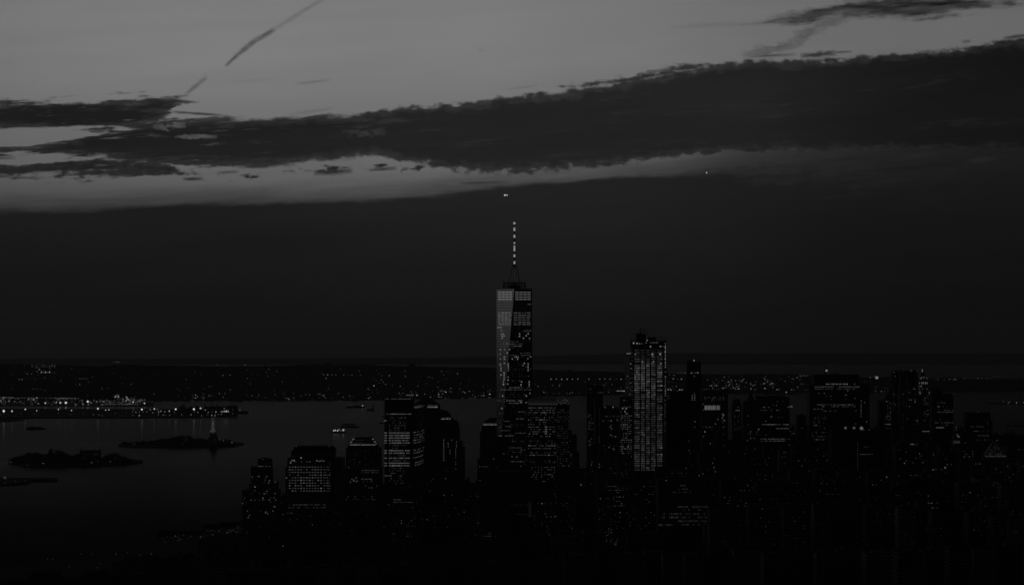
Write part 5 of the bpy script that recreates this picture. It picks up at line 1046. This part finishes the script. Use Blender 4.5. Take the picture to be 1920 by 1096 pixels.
def court(r, d, out):
    hip(1847, 1886, 856, 826, 0, 30, ap=.03, m_='stone')(r, d)
    for i in range(20):
        x = 1848.5+i*1.95; out.append(front(d-.5).win(x, 854.8, 1.7, 2.2, random.uniform(.012, .03)))
    for i in range(70):  # scattered glowing panes imitate light washing up the stone roof
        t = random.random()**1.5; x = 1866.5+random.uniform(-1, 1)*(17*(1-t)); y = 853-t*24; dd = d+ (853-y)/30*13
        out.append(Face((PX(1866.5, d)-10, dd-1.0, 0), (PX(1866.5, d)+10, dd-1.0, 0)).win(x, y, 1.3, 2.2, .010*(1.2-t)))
    lamp(r, (PX(1871.5, d), d+10, PZ(825.5, d)), 1.1, .05)
T('tower with a steep pyramid roof washed by light along its lower edge, at the right', 4000, [(1847, 1886, 856, 30, 'shaft', 0)], [('grid', 1850, 1884, 872, 880, 5, 6, 1.5, 4, .6, .008)], 'stone', extra=court, name='pyramid_tower')
T('low dark block at the right edge with one short dotted row of windows', 4150, [(1888, 1935, 838, 40, 'block', 0), (1840, 1890, 868, 30, 'left_block', 3)], [('row', 866.6, 1896, 1916, 2.1, 1.5, 1.2, .9, .02, .2), ('dots', [(1917, 842), (1911, 842), (1918, 882)], 1.2, .03)], 'stone', name='office_block', cat='building', roof=[(1890, 1930, 838, 40, 'bt')])
# ------------------------------------------------------------------ named foreground blocks
T('wide dark foreground building with faint horizontal bands below the tallest tower', 3500, [(898, 995, 884, 50, 'block', 0), (908, 925, 879, 20, 'plant_room', 12)], [('row', 900+0, 898, 902, 2, 1.4, 1.2, .8, .02, .3), ('dots', [(902, 907), (897, 931)], 1.2, .015), ('row', 946, 958, 990, 1.7, 1.5, .8, .9, .010, .3), ('row', 962.5, 967, 993, 1.7, 1.5, .8, .9, .009, .3)], 'slab', name='office_block', cat='building')
T('black foreground tower with five rows of large paired lit windows', 3300, [(1234, 1330, 900, 45, 'block', 0)], [('row', 909.3, 1270, 1292, 4, 2.2, 3, .85, 00.0153, .3), ('row', 916, 1266, 1294, 4, 2.2, 2.6, .5, 00.0099, .3), ('row', 922, 1256, 1302, 4, 2.2, 2.6, .6, 00.0099, .3), ('row', 949.3, 1270, 1327, 3.4, 2.0, 3.2, .8, 00.0122, .3), ('row', 955, 1280, 1322, 3.4, 2.0, 2.6, .3, 00.0099, .3), ('row', 962.5, 1244, 1322, 3.4, 2.0, 3, .75, 00.0110, .3), ('row', 969, 1240, 1326, 3.4, 2.0, 3.4, .6, 00.0110, .4), ('row', 976, 1270, 1326, 3.4, 2.0, 3.0, .7, 00.0110, .4), ('row', 983, 1234, 1322, 3.4, 2.0, 3.4, .7, 00.0110, .3), ('dots', [(1262, 1003), (1264, 1010), (1268, 1008), (1270, 1012), (1263, 1014), (1265, 1022)], 2, .014)], 'brick', name='office_block', cat='building', roof=[(1236, 1328, 900, 45, 'bth')])
T('dark foreground block with scattered small lit windows left of the paired window tower', 3450, [(1137, 1226, 904, 45, 'block', 0)], [('row', 911, 1139, 1157, 2.2, 1.4, 1.4, .85, .02, .3), ('grid', 1140, 1225, 914, 1005, 3.0, 4.2, 1.6, 1.6, .14, .016), ('row', 935, 1172, 1186, 2.2, 2, 1.4, .8, .02, .3), ('row', 946.5, 1170, 1182, 2, 1.8, 1.6, .9, .02, .3), ('row', 962.8, 1180, 1224, 2.1, 1.3, 1.3, .8, .012, .3), ('row', 976.5, 1172, 1202, 2.1, 1.3, 1.3, .8, .012, .3), ('row', 1003.5, 1203, 1225, 2.1, 1.5, 1.8, .85, .012, .3), ('row', 1020, 1175, 1214, 2.1, 2.0, 1.6, .9, .006, .3)], 'brick', name='office_block', cat='building', roof=[(1140, 1224, 904, 45, 'bth')])
T('low black building at the bottom with nine dim rows of office lights', 3400, [(898, 962, 992, 45, 'block', 0)], [('grid', 902, 940, 999, 1043, 2.6, 5.3, 1.9, 1.7, .6, .009, .5, .4), ('grid', 940, 955, 1003, 1036, 2.6, 5.3, 1.6, 1.4, .3, .005)], 'stone', name='office_block', cat='building', roof=[(900, 960, 992, 45, 'b')])
T('dark foreground tower with a hazy lit strip on its top storey left of centre', 3600, [(722, 778, 929, 45, 'block', 0)], [('row', 936, 738, 752, 1.9, 1.7, 1.9, 1, .018, .2), ('row', 940.7, 737, 775, 2.1, 1.7, 1.6, .75, .016, .3), ('grid', 724, 776, 945, 1025, 3.4, 5, 1.5, 1.5, .13, .012)], 'brick', name='office_block', cat='building', roof=[(724, 776, 929, 45, 'bt')])
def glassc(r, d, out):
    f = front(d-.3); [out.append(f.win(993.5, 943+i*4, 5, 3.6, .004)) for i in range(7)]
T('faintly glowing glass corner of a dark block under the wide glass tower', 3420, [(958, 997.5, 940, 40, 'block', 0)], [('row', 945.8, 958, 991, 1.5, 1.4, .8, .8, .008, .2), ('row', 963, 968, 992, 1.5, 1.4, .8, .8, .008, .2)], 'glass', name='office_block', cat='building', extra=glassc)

# ------------------------------------------------------------------ the dark mass of smaller buildings
rg = random.Random(77)
FILL = []
def fill(label, d, x0, x1, yt, m_, prob, b, roofk='bth'):
    r = tower('city_building', label, d, x0, x1, 'building', label)
    dep = rg.uniform(25, 45); w = x1-x0; mb = MB(); blk(mb, d, x0, x1, yt, dep, M[m_]); mb.build('wall', r)
    if w > 16 and rg.random() < .6:
        mb = MB(); a = x0+w*rg.uniform(.1, .35); q = a+w*rg.uniform(.35, .5); blk(mb, d, a, q, yt-rg.uniform(3, 8), dep*.6, M[m_], yb=yt, dy=4); mb.build('setback', r); roofk = 'bh'
    mb = MB(); parapet(mb, PX(x0, d), PX(x1, d), d, d+dep, PZ(yt, d), M['dark']); mb.build('parapet', r)
    if rg.random() < .7: rooftop2(r, d, x0, x1, yt, dep)
    out = []; yb = min(1090, HZ+(EYE-GROUND)*F/d); pit = rg.choice((2.2, 2.6, 3.2)); st = rg.choice((4.2, 5.0))*4000/d
    grid(front(d), x0+1.5, x1-1, yt+4, yb-3, pit, st, pit*.5, pit*.55, prob, b*.8, out, .7, .8)
    panes(r, out, keep=100)
def rooftop2(r, d, x0, x1, yt, dep):
    q = PX(x0+(x1-x0)*rg.uniform(.65, .85), d); z = PZ(yt, d); mb = MB(); yy = d+dep*.6
    mb.lathe((q, yy), [(2, z+2.5), (2, z+6), (.2, z+7.4)], M['dark'], 10); [mb.bar((q+sx, yy+sy, z), (q+sx, yy+sy, z+2.6), .2, M['dark'], n=4) for sx, sy in ((1.3, 1.3), (-1.3, 1.3), (1.3, -1.3), (-1.3, -1.3))]; mb.build('water_tank', r)
LF = {'mid': 'dark mid rise building with a few lit windows at the feet of the towers', 'near': 'almost black building with faint windows in the dark foreground', 'low': 'black low rise building lost in the dark along the bottom of the photo', 'bk': 'dark tall building partly hidden between the lit towers'}
def strip(lab, x0, x1, d0, d1, f, wr, prob, b, mats=('brick', 'stone', 'brick', 'slab')):
    x = x0
    while x < x1:
        w = rg.uniform(*wr); d = rg.uniform(d0, d1); fill(LF[lab], d, x, x+w, f(x)+rg.uniform(-7, 8), rg.choice(mats), prob*rg.choice((.3, .8, 1, 1.6)), b*rg.uniform(.4, 1.1)*(1 if lab != 'low' else .55)); x += w+rg.uniform(-4, 3)
def pl(*pts):
    def f(x):
        for (a, ya), (b, yb) in zip(pts, pts[1:]):
            if a <= x <= b: return ya+(yb-ya)*(x-a)/(b-a)
        return pts[0][1] if x < pts[0][0] else pts[-1][1]
    return f
strip('bk', 1084, 1130, 4850, 5000, pl((1084, 884), (1130, 880)), (14, 24), .06, .02)
strip('bk', 870, 900, 4700, 4900, pl((870, 908), (900, 905)), (10, 16), .05, .02)
strip('bk', 1378, 1530, 5000, 5300, pl((1378, 815), (1480, 805), (1530, 800)), (14, 28), .07, .022)
strip('bk', 1628, 1660, 5000, 5200, pl((1628, 806), (1660, 803)), (12, 20), .06, .03)
strip('bk', 1765, 1960, 5000, 5400, pl((1765, 812), (1860, 818), (1900, 814), (1960, 812)), (14, 30), .07, .02)
strip('mid', 520, 560, 4250, 4500, pl((520, 935), (560, 930)), (10, 18), .08, .025)
strip('mid', 700, 900, 4150, 4500, pl((700, 905), (760, 893), (900, 915)), (14, 30), .10, .025)
strip('mid', 880, 1120, 3900, 4150, pl((880, 905), (960, 895), (1050, 905), (1090, 890), (1120, 880)), (16, 32), .09, .022)
strip('mid', 1230, 1400, 4150, 4450, pl((1230, 885), (1300, 850), (1330, 826), (1410, 824)), (18, 36), .07, .03)
strip('mid', 1340, 1560, 3950, 4250, pl((1340, 828), (1420, 835), (1480, 845), (1560, 836)), (20, 42), .08, .025)
strip('mid', 1650, 1850, 4000, 4400, pl((1650, 840), (1750, 835), (1850, 850)), (16, 34), .10, .028)
strip('mid', 1800, 1960, 3800, 4000, pl((1800, 868), (1960, 860)), (18, 34), .08, .02)
strip('near', 480, 740, 3600, 3900, pl((480, 985), (540, 960), (640, 955), (740, 935)), (16, 34), .06, .012)
strip('near', 760, 1140, 3450, 3800, pl((760, 960), (900, 945), (1140, 935)), (20, 38), .10, .020)
strip('near', 1080, 1500, 3350, 3700, pl((1080, 935), (1220, 905), (1500, 900)), (22, 44), .09, .020)
strip('near', 1450, 1960, 3450, 3850, pl((1450, 890), (1650, 880), (1800, 900), (1960, 905)), (20, 40), .10, .020)
strip('near', 1330, 1960, 3000, 3300, pl((1330, 955), (1600, 950), (1960, 965)), (24, 48), .07, .012)
strip('low', 370, 900, 3650, 3780, pl((370, 1015), (460, 1000), (900, 990)), (16, 34), .05, .010)
strip('low', 210, 900, 3350, 3500, pl((210, 1052), (400, 1040), (900, 1025)), (18, 36), .04, .008)
strip('low', 900, 1400, 3100, 3300, pl((900, 1010), (1400, 990)), (24, 44), .04, .007)
strip('low', -20, 1000, 3000, 3150, pl((-20, 1088), (200, 1078), (1000, 1060)), (26, 50), .03, .006)
strip('low', 1000, 1960, 2600, 2900, pl((1000, 1045), (1960, 1030)), (34, 64), .03, .005)
# street lamps in the canyons
for cx_, cy_, n_, sx, sy, b_ in ((1142, 1002, 16, 6, 13, .03), (1154, 1016, 7, 4, 6, .025), (1347, 1060, 12, 10, 12, .010), (1092, 993, 5, 3, 20, .008)):
    for k in range(n_):
        x, y = cx_+rg.uniform(-sx, sx), cy_+rg.uniform(-sy, sy); d = 2950.
        o = lamp(None, (PX(x, d), d, PZ(y, d)), .8, b_, 'avenue_lamp'); o['label'] = 'lamp of the bright street canyon at the bottom centre'; o['category'] = 'lamp'; o['group'] = 'lamps in the street canyons'
for x, y, s, b_, d, lab in ((1089.6, 908, 2.2, .04, 3600, 'round bright roof lamp low right of the wide glass tower'), (1772, 876, 3, .035, 3700, 'largest round lamp above the dark roofs at lower right'), (1749, 880, 2, .03, 3700, 'smaller bright lamp left of the largest round lamp at lower right'), (1662.5, 893.5, 2.2, .03, 3400, 'round lamp on the dark roofs right of the dotted line of lights'), (1311, 891, 1.6, .035, 3300, 'bright lamp over the roofs below the black tower'), (1249, 900, 1.6, .03, 3250, 'bright twin lamp below the foot of the unfinished tower'), (1025, 967.8, 1.6, .02, 3100, 'left one of three equal lamps in a short row at the bottom centre'), (1032.5, 967.8, 1.6, .022, 3100, 'middle one of three equal lamps in a short row at the bottom centre'), (1040, 967.8, 1.6, .02, 3100, 'right one of three equal lamps in a short row at the bottom centre')):
    o = lamp(None, (PX(x, d), d, PZ(y, d)), s*.6, b_*2, 'roof_light'); o['label'] = lab; o['category'] = 'lamp'

# ------------------------------------------------------------------ aircraft
def plane(label, x, y, d, lights, span=34):
    X, Z = PX(x, d), PZ(y, d); r = thing('airliner', label, 'aircraft', (X, d, Z)); m_ = M['dark']
    mb = MB(); mb.bar((X, d-17, Z), (X, d-12, Z), .5, m_, 1.9, 10); mb.bar((X, d-12, Z), (X, d+10, Z), 1.9, m_, 1.9, 10); mb.bar((X, d+10, Z), (X, d+18, Z), 1.9, m_, .4, 10); mb.build('fuselage', r)
    for s in (-1, 1):
        MB().add([(X+s*1.5, d-4, Z-.6), (X+s*span/2, d+5, Z+.8), (X+s*span/2, d+7, Z+.8), (X+s*1.5, d+3, Z-.6), (X+s*1.5, d-4, Z), (X+s*span/2, d+5, Z+1), (X+s*span/2, d+7, Z+1), (X+s*1.5, d+3, Z)], [(0, 1, 2, 3), (4, 7, 6, 5), (0, 4, 5, 1), (1, 5, 6, 2), (2, 6, 7, 3), (3, 7, 4, 0)], m_).build('wing', r)
        MB().bar((X+s*5.5, d-6, Z-1.6), (X+s*5.5, d-2, Z-1.6), 1.0, m_, .8, 8).build('engine', r)
    MB().add([(X-.2, d+13, Z+1), (X+.2, d+13, Z+1), (X+.2, d+18, Z+1), (X-.2, d+18, Z+1), (X-.2, d+16.5, Z+7), (X+.2, d+16.5, Z+7), (X+.2, d+19, Z+7), (X-.2, d+19, Z+7)], [(0, 1, 5, 4), (1, 2, 6, 5), (2, 3, 7, 6), (3, 0, 4, 7), (4, 5, 6, 7)], m_).build('tail_fin', r)
    for lx, s, b in lights: lamp(r, (PX(lx, d), d-19, Z), s, b, 'landing_light')
plane('airliner seen head on as two bright landing lights above the tallest tower', 948.5, 366, 26000, ((946.6, 2.0, .42), (950.6, 1.4, .42)))
plane('distant airliner seen as one small bright point in the cloud gap on the right', 1325, 324, 42000, ((1324.7, 1.35, .42),))
# ------------------------------------------------------------------ evening haze over the harbour
hm = bpy.data.materials.new('evening_haze'); hm.use_nodes = True; t = hm.node_tree; t.nodes.clear()
pv = t.nodes.new('ShaderNodeVolumePrincipled'); pv.inputs['Color'].default_value = (.5, .5, .5, 1); pv.inputs['Density'].default_value = 2.0e-5
pv.inputs['Anisotropy'].default_value = .4
o_ = t.nodes.new('ShaderNodeOutputMaterial'); t.links.new(pv.outputs[0], o_.inputs['Volume'])
mb = MB(); mb.box(-79000, 79000, -79000, 79000, -860, 760, hm); hz = mb.build('haze', kind='stuff')
